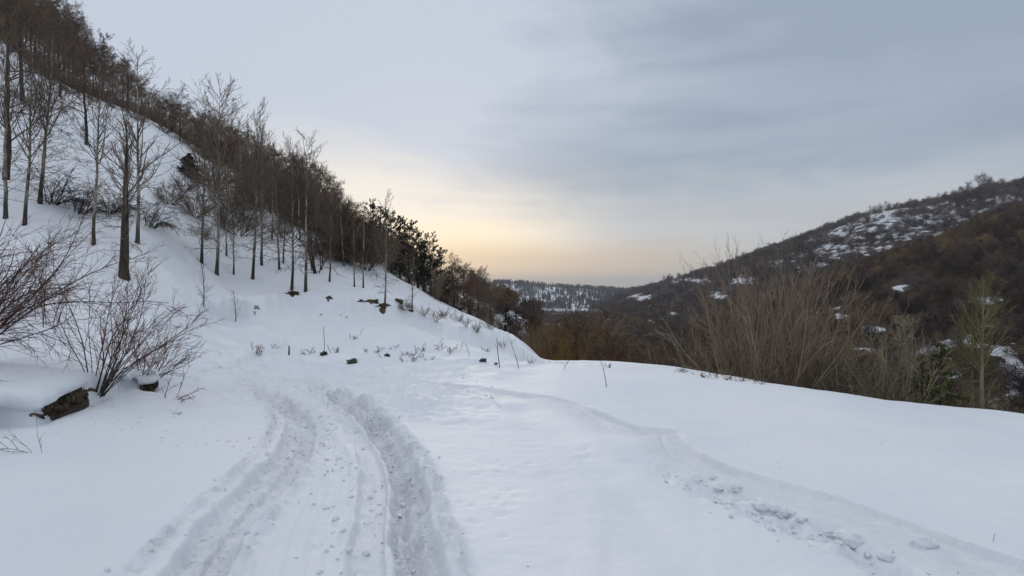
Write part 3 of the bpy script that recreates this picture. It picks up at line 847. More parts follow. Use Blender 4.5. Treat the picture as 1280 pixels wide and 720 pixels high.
# ------------------------------------------------------------------ poplars on the snowy slope
POP = [two_part('poplar_tree', poplar(100 + i, 8.0, .070 + .006 * (i % 3), tw=1.0, crown0=[.32, .40, .30, .44, .36][i % 5], dens=[1, 1.1, .9, 1, 1.15][i % 5], lf=[.30, .24, .38, .27, .34, .22, .41, .29, .33][i]), 'poplar', 'poplar_twig', 'trunk', 'branches') for i in range(9)]
PG = 'slender bare poplars on the snowy left slope'
# base px, base py, top py, lean dx px, label
TREES = [
 (31, 281, 40, 14, 'tall slim grey poplar, third trunk from the left edge, just left of the leaning one', 1.1),
 (50, 254, 15, 16, 'poplar leaning to the right beside the arching dark shrub at far left', 1.15),
 (7, 274, 50, 12, 'poplar trunk at the very left edge of the slope', 1.0),
 (117, 307, 78, 3, 'grey forked poplar between the arching shrub and the thick dark broken trunk', 1.15),
 (172, 305, 70, -2, 'dark stout poplar standing just behind and right of the thick dark lower trunk', 1.5),
 (252, 329, 150, 0, 'poplar below the dark green juniper, left of a close taller neighbour', 1.3),
 (271, 343, 112, 4, 'tall poplar right of the juniper with black base and pale upper trunk', 1.4),
 (283, 321, 215, 0, 'short thin poplar behind the tall one near the brown mounds of brush', .7),
 (292, 343, 240, 0, 'thin crooked young poplar with wide side twigs in the left cluster', .6),
 (316, 350, 135, 6, 'tallest pale poplar in the middle of the slope, standing alone', 1.1),
 (327, 332, 160, 4, 'straight grey poplar just right of and behind the tallest pale one', 1.2),
 (349, 337, 205, -2, 'left one of two thin dark poplars close together before the thicket', .9),
 (354, 330, 215, 0, 'right one of two thin dark poplars close together before the thicket', .7),
 (365, 364, 178, -1, 'pale mottled poplar with black foot above the left melt hole', 1.3),
 (382, 366, 175, -3, 'stout pale poplar with black foot, right of its mottled twin above the melt hole', 1.4),
 (412, 353, 225, 3, 'thin leaning poplar right of the multi stemmed clump', .8),
 (443, 359, 268, 1, 'left one of two short slender poplars on open snow', .6),
 (454, 360, 262, 2, 'right one of two short slender poplars on open snow', .6),
 (481, 384, 245, 4, 'lone bare poplar with wide low twigs above the dark earth scarp', 1.0),
 (515, 387, 300, 1, 'small pale poplar beyond the dark earth scarp at the woodland edge', .7),
 (375, 300, 190, 0, 'distant thin poplar high on the slope behind the pale pair', .7),
 (340, 300, 180, 0, 'distant thin poplar high on the slope behind the middle group', .7),
 (302, 262, 150, 0, 'distant poplar rising out of the brown brush on the upper slope', .8),
 (395, 318, 205, 0, 'distant thin poplar uphill of the multi stemmed clump', .7),
 (430, 333, 235, 0, 'distant thin poplar on the upper slope left of the short pair', .7),
]
for i, (bx, by, ty, dx, lab, thick) in enumerate(TREES):
    x, y = at_px(bx, by, ground)
    h = (by - ty) / F * y
    s = h / 8.0
    o = stand(POP[(i * 4) % 9], x, y, rng.uniform(0, 6.28), s, lab, 'tree', PG, tilt=(0, 0))
    o.rotation_euler = (rng.normal() * .02, math.atan(dx / (by - ty)) + rng.normal() * .018, 0)
    o.children[0].rotation_euler = (0, 0, i * 1.3); o.children[1].rotation_euler = (0, 0, i * 1.3)
    k = thick * .95 / max(s, .4) ** .5 if False else thick
    o.children[0].scale = (k, k, 1)
# the thick dark broken trunk
x, y = at_px(155, 349, ground)
h = (349 - 150) / F * y
stand(two_part('broken_poplar', poplar(160, h, .15, crown0=.40, dens=.9), 'dark_bark', 'poplar_twig', 'trunk', 'branches'), x, y, .4, 1, 'thickest dark trunk on the near slope, thin crown above, right of the grey forked poplar', 'tree')
# bigger dark trees at the upper left
OLD = [two_part('bare_tree', broad(200 + i, 8.5, .62, .12, tw=1.0, n1=20, trunk_frac=.22, fuzz=7), 'dark_bark', 'brown_twig') for i in range(3)]
for (bx, by, ty, lab, k) in [
 (8, 225, -60, 'dark old tree with black trunk cut by the left edge of the frame', 1.1),
 (28, 128, -50, 'dark bare tree high at the left edge under the ridge wood', .9),
 (75, 122, 0, 'dark bare tree on the upper left slope just below the ridge wood', .9),
 (108, 182, 35, 'dark tall bare tree standing alone on the upper snow slope', .9),
 (160, 141, 66, 'crooked bare tree on the skyline with short trunk', .9),
 (225, 177, 108, 'lone crooked tree with open crown on the skyline above the juniper', .8),
 (133, 137, 112, 'small twisted dark shrub on the snow just below the ridge', .7)]:
    x, y = at_px(bx, by, ground); h = (by - ty) / F * y
    stand(OLD[int(bx) % 3], x, y, rng.uniform(0, 6), h / 8.5, lab, 'tree')
# two bent saplings
SAP = [two_part('sapling', shrub(300 + i, 1.8, 1, 8, r=.03, up=.02, n2=14, n3=3, fine=.008, l2=.3, wig=.05), 'dark_bark', 'grey_twig', 'stem', 'twigs') for i in range(2)]
for (bx, by, ty, lab, k) in [(257, 388, 322, 'bare sapling leaning slightly right on the snow left of a smaller one', 0), (295, 404, 362, 'small bent sapling poking out of the snow in the middle of the bank', 1)]:
    x, y = at_px(bx, by, ground)
    o = stand(SAP[k], x, y, 1.0, (by - ty) / F * y / 1.8, lab, 'sapling'); o.rotation_euler = (0, .22, 0)
# multi stemmed clump
x, y = at_px(398, 342, ground)
stand(two_part('stem_clump', shrub(310, 2.9, 9, 26, r=.045, up=.05, n2=8, n3=5, fine=.01, root=.5, wig=.06), 'dark_bark', 'brown_twig', 'stem', 'twigs'), x, y, 0, 1.0, 'dark multi stemmed clump between the pale poplar pair and a thin leaning one', 'shrub')

# ------------------------------------------------------------------ brush below the ridge
MOUND = [two_part('brown_shrub', shrub(400 + i, 2.2, 26, 62, r=.024, up=.0, wig=.09, n2=9, n3=6, fine=.012, root=.5, l2=.5), 'dark_bark', 'brown_twig', 'stems', 'twigs') for i in range(3)]
ARCH = [two_part('arching_shrub', shrub(420 + i, 3.0, 22, 40, r=.03, up=-.17, wig=.05, n2=8, n3=5, fine=.011, root=.35, l2=.45, lean=(.35, 0)), 'dark_bark', 'dark_bark', 'stems', 'twigs') for i in range(2)]
for (bx, by, w, lab) in [(66, 256, 52, 'dark arching shrub bowed to the right beside the leaning poplar'), (100, 266, 46, 'low arching shrub between the bowed dark one and the forked poplar'),
                         (137, 268, 44, 'dark arching shrub just behind the broken trunk'), (188, 284, 40, 'hanging dark shrub behind the stout poplar')]:
    x, y = at_px(bx, by, ground)
    stand(ARCH[bx % 2], x, y, rng.uniform(-.4, .4), w / F * y / 2.7, lab, 'shrub')
for (bx, by, w, lab) in [(212, 255, 40, 'rounded brown shrub left of the brush mounds below the juniper'), (243, 272, 46, 'dense brown mound of brush directly beneath the juniper'),
                         (228, 240, 34, 'small brown shrub tucked under the juniper'), (290, 282, 46, 'brown shrub at the foot of the thicket left of the middle poplars'),
                         (308, 262, 40, 'dense brown shrub behind the tallest pale poplar'), (433, 318, 34, 'dark shrub on the snow edge right of the poplar group'),
                         (255, 300, 30, 'low brown brush between the two close tall poplars'), (506, 395, 20, 'small grey shrub right of the earth scarp'),
                         (350, 296, 34, 'brown shrub high behind the pair of dark poplars'), (462, 331, 24, 'little dark shrub on the edge above the short pair of poplars')]:
    x, y = at_px(bx, by, ground)
    stand(MOUND[bx % 3], x, y, rng.uniform(0, 6), w / F * y / 3.0, lab, 'shrub', tilt=(0, 0))
THK = ['beside the juniper', 'behind the tallest pale poplars', 'near the short pair of poplars']
n = 0
while n < 34:                                        # the thicket hugging the slope under the ridge
    t = rng.random(); bx = 268 + 205 * t; top = 208 + 120 * t; by = top + rng.uniform(0, 1) ** 1.5 * (74 * (1 - t) + 14)
    x, y = at_px(bx, by, ground); n += 1
    stand(MOUND[n % 3], x, y, rng.uniform(0, 6), rng.uniform(.7, 1.25), 'bare brown shrub in the thicket under the ridge, ' + THK[min(int(t * 3), 2)], 'shrub', 'thicket under the ridge, ' + THK[min(int(t * 3), 2)], sz=rng.uniform(.9, 1.6))

# juniper
JUN = two_part('juniper_shrub', pine(450, 2.4, .85, 3.0, .0, True, .42), 'dark_bark', 'needles', 'trunk', 'foliage')
x, y = at_px(236, 222, ground)
stand(JUN, x, y, 0, 36 / F * y / 2.9, 'dark green rounded juniper alone on the upper snow slope', 'juniper')

# ------------------------------------------------------------------ the wood on the left ridge
WOODS = [two_part('woodland_tree', broad(500 + i, 7.0, [.8, .65, .95, .7][i], .075, tw=1.25, n1=20, trunk_frac=.10, fuzz=9), 'dark_bark', ['brown_twig', 'tan_twig', 'brown_twig', 'red_twig'][i]) for i in range(4)]
WOODS_HIGH = [two_part('woodland_tree', broad(520 + i, 8.0, [.6, .5, .7, .55][i], .085, tw=1.1, n1=18, trunk_frac=[.34, .28, .4, .3][i], fuzz=8), 'dark_bark', ['brown_twig', 'tan_twig', 'brown_twig', 'tan_twig'][i]) for i in range(4)]
PINES = [two_part('pine_tree', pine(550 + i, 9.0, .36, 1.3, .14, False, .11), 'dark_bark', 'needles', 'trunk', 'foliage') for i in range(3)]
SKYL = np.array([(-200, -190), (-60, -70), (0, -35), (60, -2), (100, 30), (140, 66), (190, 108), (225, 128), (260, 138), (300, 160), (350, 182), (400, 205), (430, 243), (460, 262), (500, 272), (540, 302), (560, 320), (600, 332), (630, 349), (660, 385)])
def sky_y(px): return np.interp(px, SKYL[:, 0], SKYL[:, 1])
def edge_y(px): return np.interp(px, [-200, 0, 67, 180, 300, 420, 485, 525, 564, 600, 622, 655], [-60, 50, 100, 147, 214, 274, 339, 363, 384, 399, 411, 441])
def prof(px, k):
    a = math.atan((px - 640) / F); lr = pchip(AZK, LRK[:, k], np.array([a]))[0]
    r = math.exp(lr); return r * math.sin(a), r * math.cos(a)
ZONES = ['at the top left corner', 'above the upper snow slope', 'above the thicket and poplars', 'around the ridge pines', 'running down to the spruce']
cnt = 0
for i in range(190):
    px = -150 + 762 * ((i + rng.random()) / 190)
    k0, k1 = prof(px, 4), prof(px, 6)
    t = rng.random() ** 1.1 * .95 - (.26 if px < 470 else .02)
    x = k0[0] + (k1[0] - k0[0]) * t; y = k0[1] + (k1[1] - k0[1]) * t
    z = gz(x, y); top = CAMZ + (360 - sky_y(px)) / F * y
    h = (top - z) * rng.uniform(.72, 1.05) * (.72 if 445 < px < 560 else 1)
    if h < 1.5: continue
    h = min(h, 13)
    zn = ZONES[int(np.searchsorted([90, 240, 440, 540], px))]
    stand((WOODS_HIGH if px < 240 else WOODS)[rng.integers(4)], x, y, rng.uniform(0, 6.28), h / 7.0, 'bare brown tree in the dense ridge wood ' + zn, 'tree', 'bare trees of the ridge wood ' + zn, sz=h / 7.0 * rng.uniform(.95, 1.1)).scale.x *= 1
    cnt += 1
for (px, ty, k, lab) in [(462, 252, .02, 'leftmost and tallest dark pine on the ridge'), (476, 260, .05, 'second dark pine from the left on the ridge'), (489, 266, .04, 'dark pine on the ridge just right of the lone poplar top'),
                         (500, 272, .06, 'dark pine in the middle of the ridge row'), (511, 281, .03, 'dark pine right of the middle of the ridge row'), (522, 290, .06, 'dark pine where the ridge row steps down'),
                         (538, 297, .05, 'rounded dark pine near the right end of the ridge row'), (551, 312, .08, 'last dark pine at the right end of the ridge row'), (468, 275, .03, 'lower dark pine in front of the two leftmost ridge pines'), (530, 305, .03, 'low dark pine before the rounded one on the ridge')]:
    k0, k1 = prof(px, 4), prof(px, 6)
    x = k0[0] + (k1[0] - k0[0]) * k; y = k0[1] + (k1[1] - k0[1]) * k
    z = gz(x, y); h = CAMZ + (360 - ty) / F * y - z
    o = stand(PINES[int(px) % 3], x, y, rng.uniform(0, 6), h / 9.0, lab, 'pine', 'dark pines on the left ridge')
for i in range(80):                                   # undergrowth between the trunks
    px = -60 + 680 * ((i + rng.random()) / 80)
    k0, k1 = prof(px, 4), prof(px, 6); t = rng.uniform(-.12, .2) if px < 480 else rng.uniform(0, .2)
    x = k0[0] + (k1[0] - k0[0]) * t; y = k0[1] + (k1[1] - k0[1]) * t
    stand(MOUND[i % 3], x, y, rng.uniform(0, 6), rng.uniform(.45, 1.1), 'low bare undergrowth shrub between the trunks at the edge of the ridge wood', 'shrub', 'undergrowth along the edge of the ridge wood')
for (px, by, w) in [(8, 62, 40), (38, 84, 30), (60, 100, 34), (92, 116, 30), (120, 128, 26), (150, 138, 32), (176, 152, 26), (205, 166, 30), (232, 180, 34), (255, 196, 40), (272, 206, 44)]:
    x, y = at_px(px, by, ground)
    stand(MOUND[px % 3], x, y, rng.uniform(0, 6), w / F * y / 3.0, 'bare shrub spilling over the crest onto the upper snow slope', 'shrub', 'shrubs along the crest of the upper snow slope')
# spruce by the gap
x, y = at_px(634, 407)
SPR = two_part('spruce_tree', pine(580, 7.0, .24, 1.0, .06, True, .12), 'dark_bark', 'needles', 'trunk', 'foliage')
k0, k1 = prof(634, 4), prof(634, 6)
x = k0[0] + (k1[0] - k0[0]) * .06; y = k0[1] + (k1[1] - k0[1]) * .06; z = gz(x, y)
stand(SPR, x, y, 0, (CAMZ + (360 - 381) / F * y - z) / 7.0, 'small dark pointed spruce at the foot of the left woods', 'spruce')
# low shrubs on the snow in front of the wood
GREY = [two_part('grey_shrub', shrub(600 + i, 1.4, 14, 48, r=.014, up=.02, wig=.07, n2=7, n3=5, fine=.009, root=.15), 'dark_bark', 'grey_twig', 'stems', 'twigs') for i in range(2)]
for (bx, by, w, lab) in [(596, 421, 16, 'round dark tuft of shrub alone on the snow before the wood'), (545, 405, 18, 'thin grey shrub on the snow below the woodland edge'), (530, 398, 16, 'grey shrub left of the thin one below the woodland edge'),
                         (572, 402, 16, 'grey shrub near the snow crest under the woods'), (630, 436, 15, 'pale spindly shrub left of the ravine edge'), (583, 408, 14, 'little dark shrub on the snow crest right of its grey neighbour'),
                         (613, 412, 18, 'grey shrub at the crest left of the spruce'), (556, 398, 18, 'dark shrub on the crest among the first trees')]:
    x, y = at_px(bx, by, ground); stand(GREY[bx % 2], x, y, rng.uniform(0, 6), w / F * y / 1.5, lab, 'shrub')

# ------------------------------------------------------------------ the big reddish shrubs by the bank
RED1 = two_part('reddish_shrub', shrub(700, 2.4, 20, 30, lean=(.30, .1), r=.011, up=.015, wig=.07, n2=10, n3=6, fine=.0042, root=.14, l2=.36), 'dark_bark', 'red_twig', 'stems', 'twigs')
x, y = at_px(106, 488, ground)
stand(RED1, x, y + .25, 0, .95, 'large reddish bare shrub leaning right over the bare earth bank', 'shrub')
RED2 = two_part('reddish_shrub', shrub(702, 1.5, 22, 46, lean=(.45, -.1), r=.009, up=.02, wig=.06, n2=8, n3=4, fine=.0042, root=.3, l2=.4), 'dark_bark', 'red_twig', 'stems', 'twigs')
x, y = at_px(176, 470, ground); stand(RED2, x - .1, y + .3, 0, .78, 'lower reddish shrub right of the large one, above small earth holes', 'shrub')
RED3 = two_part('arching_brush', shrub(704, 3.4, 34, 42, lean=(.7, -.15), r=.012, up=-.06, wig=.08, n2=10, n3=6, fine=.0042, root=.45, l2=.36), 'dark_bark', 'red_twig', 'stems', 'twigs')
x, y = at_px(-70, 440, ground); stand(RED3, x, y, 0, 1.0, 'tangle of reddish brown twigs arching in from the left edge', 'shrub')
x, y = at_px(-20, 395, ground); stand(RED2, x, y, 2.2, 1.3, 'low reddish twig clump behind the arching tangle at left', 'shrub')
x, y = at_px(60, 405, ground)
THIN = two_part('thin_whips', shrub(706, 2.0, 7, 20, r=.010, up=.03, wig=.03, n2=5, n3=3, fine=.0045, root=.5, l2=.35), 'dark_bark', 'red_twig', 'stems', 'twigs')
stand(THIN, x, y, 0, 1.0, 'few thin upright whips between the arching tangle and the large reddish shrub', 'shrub')
x, y = at_px(205, 500, ground)
stand(two_part('fallen_twig', shrub(708, .9, 4, 60, lean=(.5, 0), r=.007, up=.0, wig=.09, n2=6, n3=3, fine=.004, root=.1), 'dark_bark', 'red_twig', 'stems', 'twigs'), x, y, 0, 1, 'small twiggy sprig in front of the small earth holes', 'twig')
x, y = at_px(30, 560, ground)
stand(two_part('fallen_twig', shrub(709, 1.0, 1, 30, lean=(-1.3, .6), r=.006, up=-.02, wig=.06, n2=9, n3=3, fine=.0035, root=.1), 'dark_bark', 'straw', 'stems', 'twigs'), x + .6, y - .2, 0, 1, 'fine dry twigs hanging over the snow at the lower left edge', 'twig')


# ------------------------------------------------------------------ bare earth under the snow lip on the left, and the lip itself
def lump(seed, n=24, m=14, sx=1, sy=1, sz=1, rough=.25, fr=1.6):
    th = np.linspace(0, 2 * math.pi, n, endpoint=False); ph = np.linspace(.02, math.pi - .02, m)
    T1, P1 = np.meshgrid(th, ph, indexing='ij')
    v = np.stack([np.cos(T1) * np.sin(P1), np.sin(T1) * np.sin(P1), np.cos(P1)], -1)
    d = 1 + rough * (fbm(v[..., 0] * fr + seed * 3.1 + v[..., 2] * 1.7, v[..., 1] * fr + v[..., 2] * 2.3 + seed, 4, seed))
    v = v * d[..., None] * np.array([sx, sy, sz])
    idx = np.arange(n * m).reshape(n, m); a = idx; b = np.roll(idx, -1, 0)
    f = np.stack([a[:, :-1], a[:, 1:], b[:, 1:], b[:, :-1]], -1).reshape(-1, 4)
    return v.reshape(-1, 3), f


def roll(a, b, half, high, out_, drop, seed, name, mat, lab=None, cat=None, n=18, rag=.3, fine_=0.0):
    """a closed roll of snow or turf swept along the edge of the bank, tapering at both ends"""
    Ld = smooth_line(BANK, 500)
    s = np.r_[0, np.cumsum(np.hypot(*np.diff(Ld, axis=0).T))]
    L = Ld[(s >= a) & (s <= b)]; L = L[::1]; m = len(L)
    tn = np.gradient(L, axis=0); tn /= np.linalg.norm(tn, axis=1)[:, None]; ov = np.stack([tn[:, 1], -tn[:, 0]], 1)
    kr = min(61, (m // 3) | 1); pad = lambda a_: np.concatenate([np.repeat(a_[:1], kr // 2, 0), a_, np.repeat(a_[-1:], kr // 2, 0)])
    ov = np.stack([np.convolve(pad(ov)[:, q_], np.ones(kr) / kr, 'valid') for q_ in (0, 1)], 1); ov /= np.linalg.norm(ov, axis=1)[:, None]
    u = np.linspace(0, 1, m); env = np.clip(np.sin(np.pi * u), 0, 1) ** .45
    wander = .16 * fbm(L[:, 0] / .6, L[:, 1] / .6, 3, 15)
    th = np.arange(n) * 2 * math.pi / n
    C_ = L + ov * (wander + out_)[:, None]
    T_ = L - ov * .55; zt = ground(T_[:, 0], T_[:, 1]) - drop
    nz = rag * fbm(u[:, None] * m / 16 + np.cos(th) * .8, np.sin(th)[None] * 1.4 + u[:, None] * 9 + seed, 4, seed)
    rr = env[:, None] * (1 + nz)
    rr = rr + env[:, None] * fine_ * (fbm(L[:, :1] / .07 + np.cos(th) * 1.1, L[:, 1:] / .07 + np.sin(th)[None] * 1.6, 3, seed + 5) + .6 * fbm(L[:, :1] / .2 + np.cos(th) * .5, L[:, 1:] / .2 + np.sin(th)[None], 2, seed + 8))
    hor = half * np.cos(th)[None] * rr; ver = high * np.sin(th)[None] * rr
    V_ = np.zeros((m, n, 3)); V_[:, :, :2] = C_[:, None] + ov[:, None] * hor[:, :, None]; V_[:, :, 2] = zt[:, None] + ver
    idx = np.arange(m * n).reshape(m, n)
    f = np.stack([idx[:-1], np.roll(idx[:-1], -1, 1), np.roll(idx[1:], -1, 1), idx[1:]], -1).reshape(-1, 4)
    o = link(name, mesh(name, V_.reshape(-1, 3), [f], M[mat], attrs={'bare': np.full(m * n, -.6), 'rough': np.full(m * n, .15)}))
    return tag(o, lab, cat) if lab else tag(o, kind='structure')


roll(B0 - 1.6, B1 - .1, .48, .16, -.28, .13, 3, 'snow_lip', 'snow', rag=.10)
roll(B0 - 1.6, B1 - .5, .50, .12, -.80, .06, 13, 'snow_lip', 'snow', rag=.10)
roll(B2 - .3, B3 + .2, .26, .08, -.16, .08, 5, 'snow_lip', 'snow', rag=.35)
roll(B0 + .05, B1, .13, .10, -.12, .36, 7, 'earth_bank', 'soil', 'band of dark mossy earth under the overhanging snow at left', 'earth bank', n=36, rag=.5, fine_=.75)
roll(B2 + .1, B3, .10, .07, -.05, .20, 9, 'earth_bank', 'soil', 'small patch of dark earth below the lower reddish shrub', 'earth bank', n=30, rag=.5, fine_=.8)

ROOT = two_part('root_tuft', shrub(975, .34, 10, 75, r=.004, up=-.16, wig=.12, n2=4, n3=0, fine=.002, root=.10, lean=(0, -.6)), 'dark_bark', 'straw', 'stems', 'twigs')
for (px, py, q_, lab) in [(48, 512, .9, 'dry grass and roots hanging over the left part of the earth band'), (74, 500, 1.0, 'dry grass and roots hanging over the middle of the earth band'), (98, 492, 1.2, 'dry roots hanging where the earth band meets the large shrub'), (190, 480, .7, 'dry roots over the small earth patch')]:
    x, y = at_px(px, py, ground); stand(ROOT, x, y, rng.uniform(-.3, .3), q_, lab, 'grass tuft', z=gz(x, y + .25) - .05)

# dark earth lips in the snow bank
for i, ((hx, hy, w), lab) in enumerate(zip(HOLES, ['dark earth hollow below the pale mottled poplar', 'dark earth hollow right of the stout pale poplar', 'small dark earth spot left of the poplars',
                                                  'leftmost small clod of the dark earth scarp', 'second clod of the dark earth scarp', 'middle clod of the dark earth scarp below the lone poplar', 'jagged clod at the right of the earth scarp', 'last clod of the earth scarp beside a grey shrub'])):
    v, f = lump(40 + i, 34, 18, w * .24, w * .12, .09, 1.9, 4.2)
    tag(link('earth_clod', mesh('earth_clod', v, [f], M['soil']), loc=(hx, hy + .1, gz(hx, hy) + .02)), lab, 'earth clod')
# small stones and sticks in the trampled snow
for i, (px, py, w, lab) in enumerate([(405, 444, .20, 'dark stone with a thin stick beside it in the trampled snow'), (440, 455, .26, 'dark flat stone at the end of the rubble streak'), (484, 446, .15, 'small dark stone right of the rubble streak'),
                                      (604, 452, .17, 'dark stone between thin stakes near the ravine edge'), (620, 456, .08, 'tiny dark stone right of the stake pair'), 
                                      (221, 518, .10, 'small lump of hard snow on the smooth snow by the bank')]):
    x, y = at_px(px, py, ground); v, f = lump(80 + i, 22, 12, w * .5, w * .34, w * .30, 1.5, 3.4)
    o = link('stone' if i < 5 else 'snow_lump', mesh('stone', v, [f], M['stone'] if i < 5 else M['snow'], attrs={'bare': np.full(len(v), -.6)}), loc=(x, y, gz(x, y) + .02)); tag(o, lab, 'stone' if i < 5 else 'snow lump')
# clods of snow along the sledge mark
for i, (px, py, w) in enumerate([(872, 602, .07), (893, 598, .06), (898, 612, .07), (922, 613, .11), (955, 636, .11), (968, 640, .08), (978, 645, .09), (990, 644, .07), (1002, 650, .08), (1034, 668, .08), (1064, 678, .16), (1048, 672, .09), (1155, 682, .14), (1110, 700, .10)]):
    x, y = at_px(px, py, ground); v, f = lump(120 + i, 26, 14, w * .62, w * .45, w * .36, .55, 1.7)
    labs = ['leftmost crumbled snow clod beside the sledge mark', 'small snow clod just right of the leftmost one', 'snow clod in front of the first two clods', 'rounded snow clod ending the first cluster by the sledge mark', 'flat clod starting the middle cluster', 'small clod in the middle cluster, second from its left', 'broken clod in the middle of the middle cluster', 'clod behind the middle cluster', 'last clod of the middle cluster', 'small clod left of the largest snow clod', 'largest snow clod beside the sledge mark', 'clod leaning against the largest snow clod', 'isolated flat snow clod below the crisp track edge at right', 'lowest snow clod near the bottom right']
    tag(link('snow_clod', mesh('snow_clod', v, [f], M['snow'], attrs={'bare': np.full(len(v), -.6), 'rough': np.full(len(v), .3)}), loc=(x, y, gz(x, y) + .0)), labs[i], 'snow clod', 'snow clods along the sledge mark')


def stalk(name, px, py, h, lean, lab, r=.008, twigs=3, mat='straw', cat='stalk', group=None, seed=0, up=0.0):
    rg = np.random.default_rng(900 + seed)
    x, y = at_px(px, py, ground)
    P0 = grow(np.array([[0, 0, -.08]]), np.array([[lean, 0, 1.0]]), np.array([h + .08]), 5, up, .04, rg); R0 = np.full((1, 5), r) * np.linspace(1, .6, 5)
    sets = [(P0, R0, 5)]
    if twigs:
        A, RA = spawn(P0, R0, twigs, .35, .95, 45, .35, 3, .03, .1, rg, .7, r * .5, .3); sets.append((A, RA, 3))
    v, f = tubes(sets)
    return tag(link(name, mesh(name, v, [f], M[mat]), loc=(x, y, gz(x, y))), lab, cat, group)


stalk('post', 361, 444, .32, 0, 'short dark stub post at the far edge of the clearing', .035, 0, 'dark_bark', 'post', seed=1)
stalk('stake', 405, 442, .95, .02, 'thin upright stick beside the dark stone', .012, 0, 'dark_bark', 'stick', seed=2)
stalk('stake', 625, 460, .75, -.12, 'left one of two thin stakes near the ravine edge', .012, 1, 'dark_bark', 'stick', seed=3)
stalk('stake', 649, 461, .8, -.2, 'right one of two thin stakes near the ravine edge', .012, 1, 'grey_twig', 'stick', seed=4)
stalk('stake', 758, 484, .36, 0, 'single pale stalk standing alone on the smooth snow shoulder', .010, 0, 'straw', 'stalk', seed=5)
k = 0
WEED = [two_part('dry_weed', shrub(990 + i, .42, 6, 50, r=.009, up=.0, wig=.12, n2=5, n3=3, fine=.007, root=.12), 'dark_bark', 'straw', 'stems', 'twigs') for i in range(2)]
STG = 'dry weed stalks at the far edge of the clearing'
for (px, py) in [(318, 440), (336, 436), (375, 441), (388, 442), (418, 441), (446, 418), (455, 440), (470, 438), (475, 448), (504, 444), (512, 446), (522, 444), (528, 440), (495, 436), (545, 430), (552, 436), (562, 440), (573, 436), (440, 425), (398, 395), (585, 446), (535, 450), (610, 440), (642, 448), (666, 455), (430, 397), (700, 462), (508, 452), (516, 452)]:
    k += 1
    if k % 3 != 0:
        x, y = at_px(px, py, ground); o = stand(WEED[k % 2], x, y, rng.uniform(0, 6), rng.uniform(.5, 1.1), 'small tuft of dry weeds in the snow at the far edge of the clearing', 'weed', 'tufts of dry weeds at the far edge of the clearing')
        continue
    stalk('weed_stalk', px + 3, py, rng.uniform(.12, .45), rng.uniform(-.6, .6), 'dry weed stalk poking out of the snow at the far edge of the clearing', .008, 4, ['straw', 'dark_bark', 'grey_twig'][k % 3], 'stalk', STG, seed=10 + k)
# stubble pushing through along the shoulder edge
for i in range(14):
    px = [851, 858, 872, 880, 884, 893, 905, 910, 914, 926, 931, 940, 951, 760][i]; py = np.interp(px, [750, 850, 960], [457, 463, 479]) + rng.uniform(1, 5)
    x, y = at_px(px, py, ground)
    stand(WEED[i % 2], x, y, rng.uniform(0, 6), rng.uniform(.25, .7), 'short dry sprigs on the edge of the snow shoulder left of the fan shaped shrub', 'weed', 'dry sprigs on the snow shoulder edge')

# litter blown over the snow and crumbs broken from the track edges
def spots(n, fn):
    o_ = []
    while len(o_) < n:
        x, y = fn()
        if 2.0 < math.hypot(x, y) < 24: o_.append((x, y))
    a_ = np.array(o_); return a_[:, 0], a_[:, 1]
def near_line(L_, sp):
    i = rng.integers(4, len(L_) - 6); q = L_[i]; return q[0] + rng.normal() * sp, q[1] + rng.normal() * sp
def mix_line():
    k = rng.random()
    if k < .38: return near_line(RRUT2, .16)
    if k < .62: return near_line(LRUT, .24)
    if k < .72: return near_line(RRUT, .2)
    if k < .80: return near_line(SKI2[30:], .13)
    if k < .90: return near_line(MIDT, .12)
    a, b = at_px(rng.uniform(250, 620), rng.uniform(445, 500), dmax=60); return a, b
cx, cy = spots(1100, mix_line); cz = ground(cx, cy)
Vs = []; Fs = []; of = 0
lv, lf_ = lump(301, 7, 5, 1, .85, .7, .7, 1.6)
for i in range(len(cx)):
    r_ = .008 + .022 * rng.random() ** 3; a = rng.uniform(0, 6.28); ca, sa = math.cos(a), math.sin(a); kk = rng.uniform(.6, 1.4, 3)
    v = lv * kk * r_; v = np.stack([v[:, 0] * ca - v[:, 1] * sa, v[:, 0] * sa + v[:, 1] * ca, v[:, 2]], 1) + [cx[i], cy[i], cz[i] + r_ * .25]
    Vs.append(v); Fs.append(lf_ + of); of += len(lv)
tag(link('snow_crumbs', mesh('snow_crumbs', np.concatenate(Vs), [np.concatenate(Fs)], M['snow'], attrs={'bare': np.full(of, -.6), 'rough': np.full(of, .2)})), 'small crumbs of snow broken from the edges of the wheel ruts', 'snow crumbs', None, 'stuff')
def lit():
    k = rng.random()
    if k < .7: return at_px(rng.uniform(0, 300), rng.uniform(420, 560), dmax=60)
    return at_px(rng.uniform(150, 1250), rng.uniform(450, 715) if k < .8 else rng.uniform(440, 520), dmax=60)
NL = 240
lx, ly = spots(NL, lit); lz = ground(lx, ly)
dd_ = np.stack([rng.normal(size=NL), rng.normal(size=NL), rng.normal(size=NL) * .15], 1)
P_ = np.stack([lx, ly, lz + .006], 1); D_ = unit(dd_) * rng.uniform(.01, .05, NL)[:, None]
Pl = np.stack([P_, P_ + D_ * .5 + rng.normal(size=(NL, 3)) * .003, P_ + D_], 1)
tv, tf = tubes([(Pl, np.tile([.0018, .0016, .001], (NL, 1)), 3)])
tag(link('twig_litter', mesh('twig_litter', tv, [tf], M['dark_bark'])), 'scattered needles and bits of twig lying on the snow', 'litter', None, 'stuff')

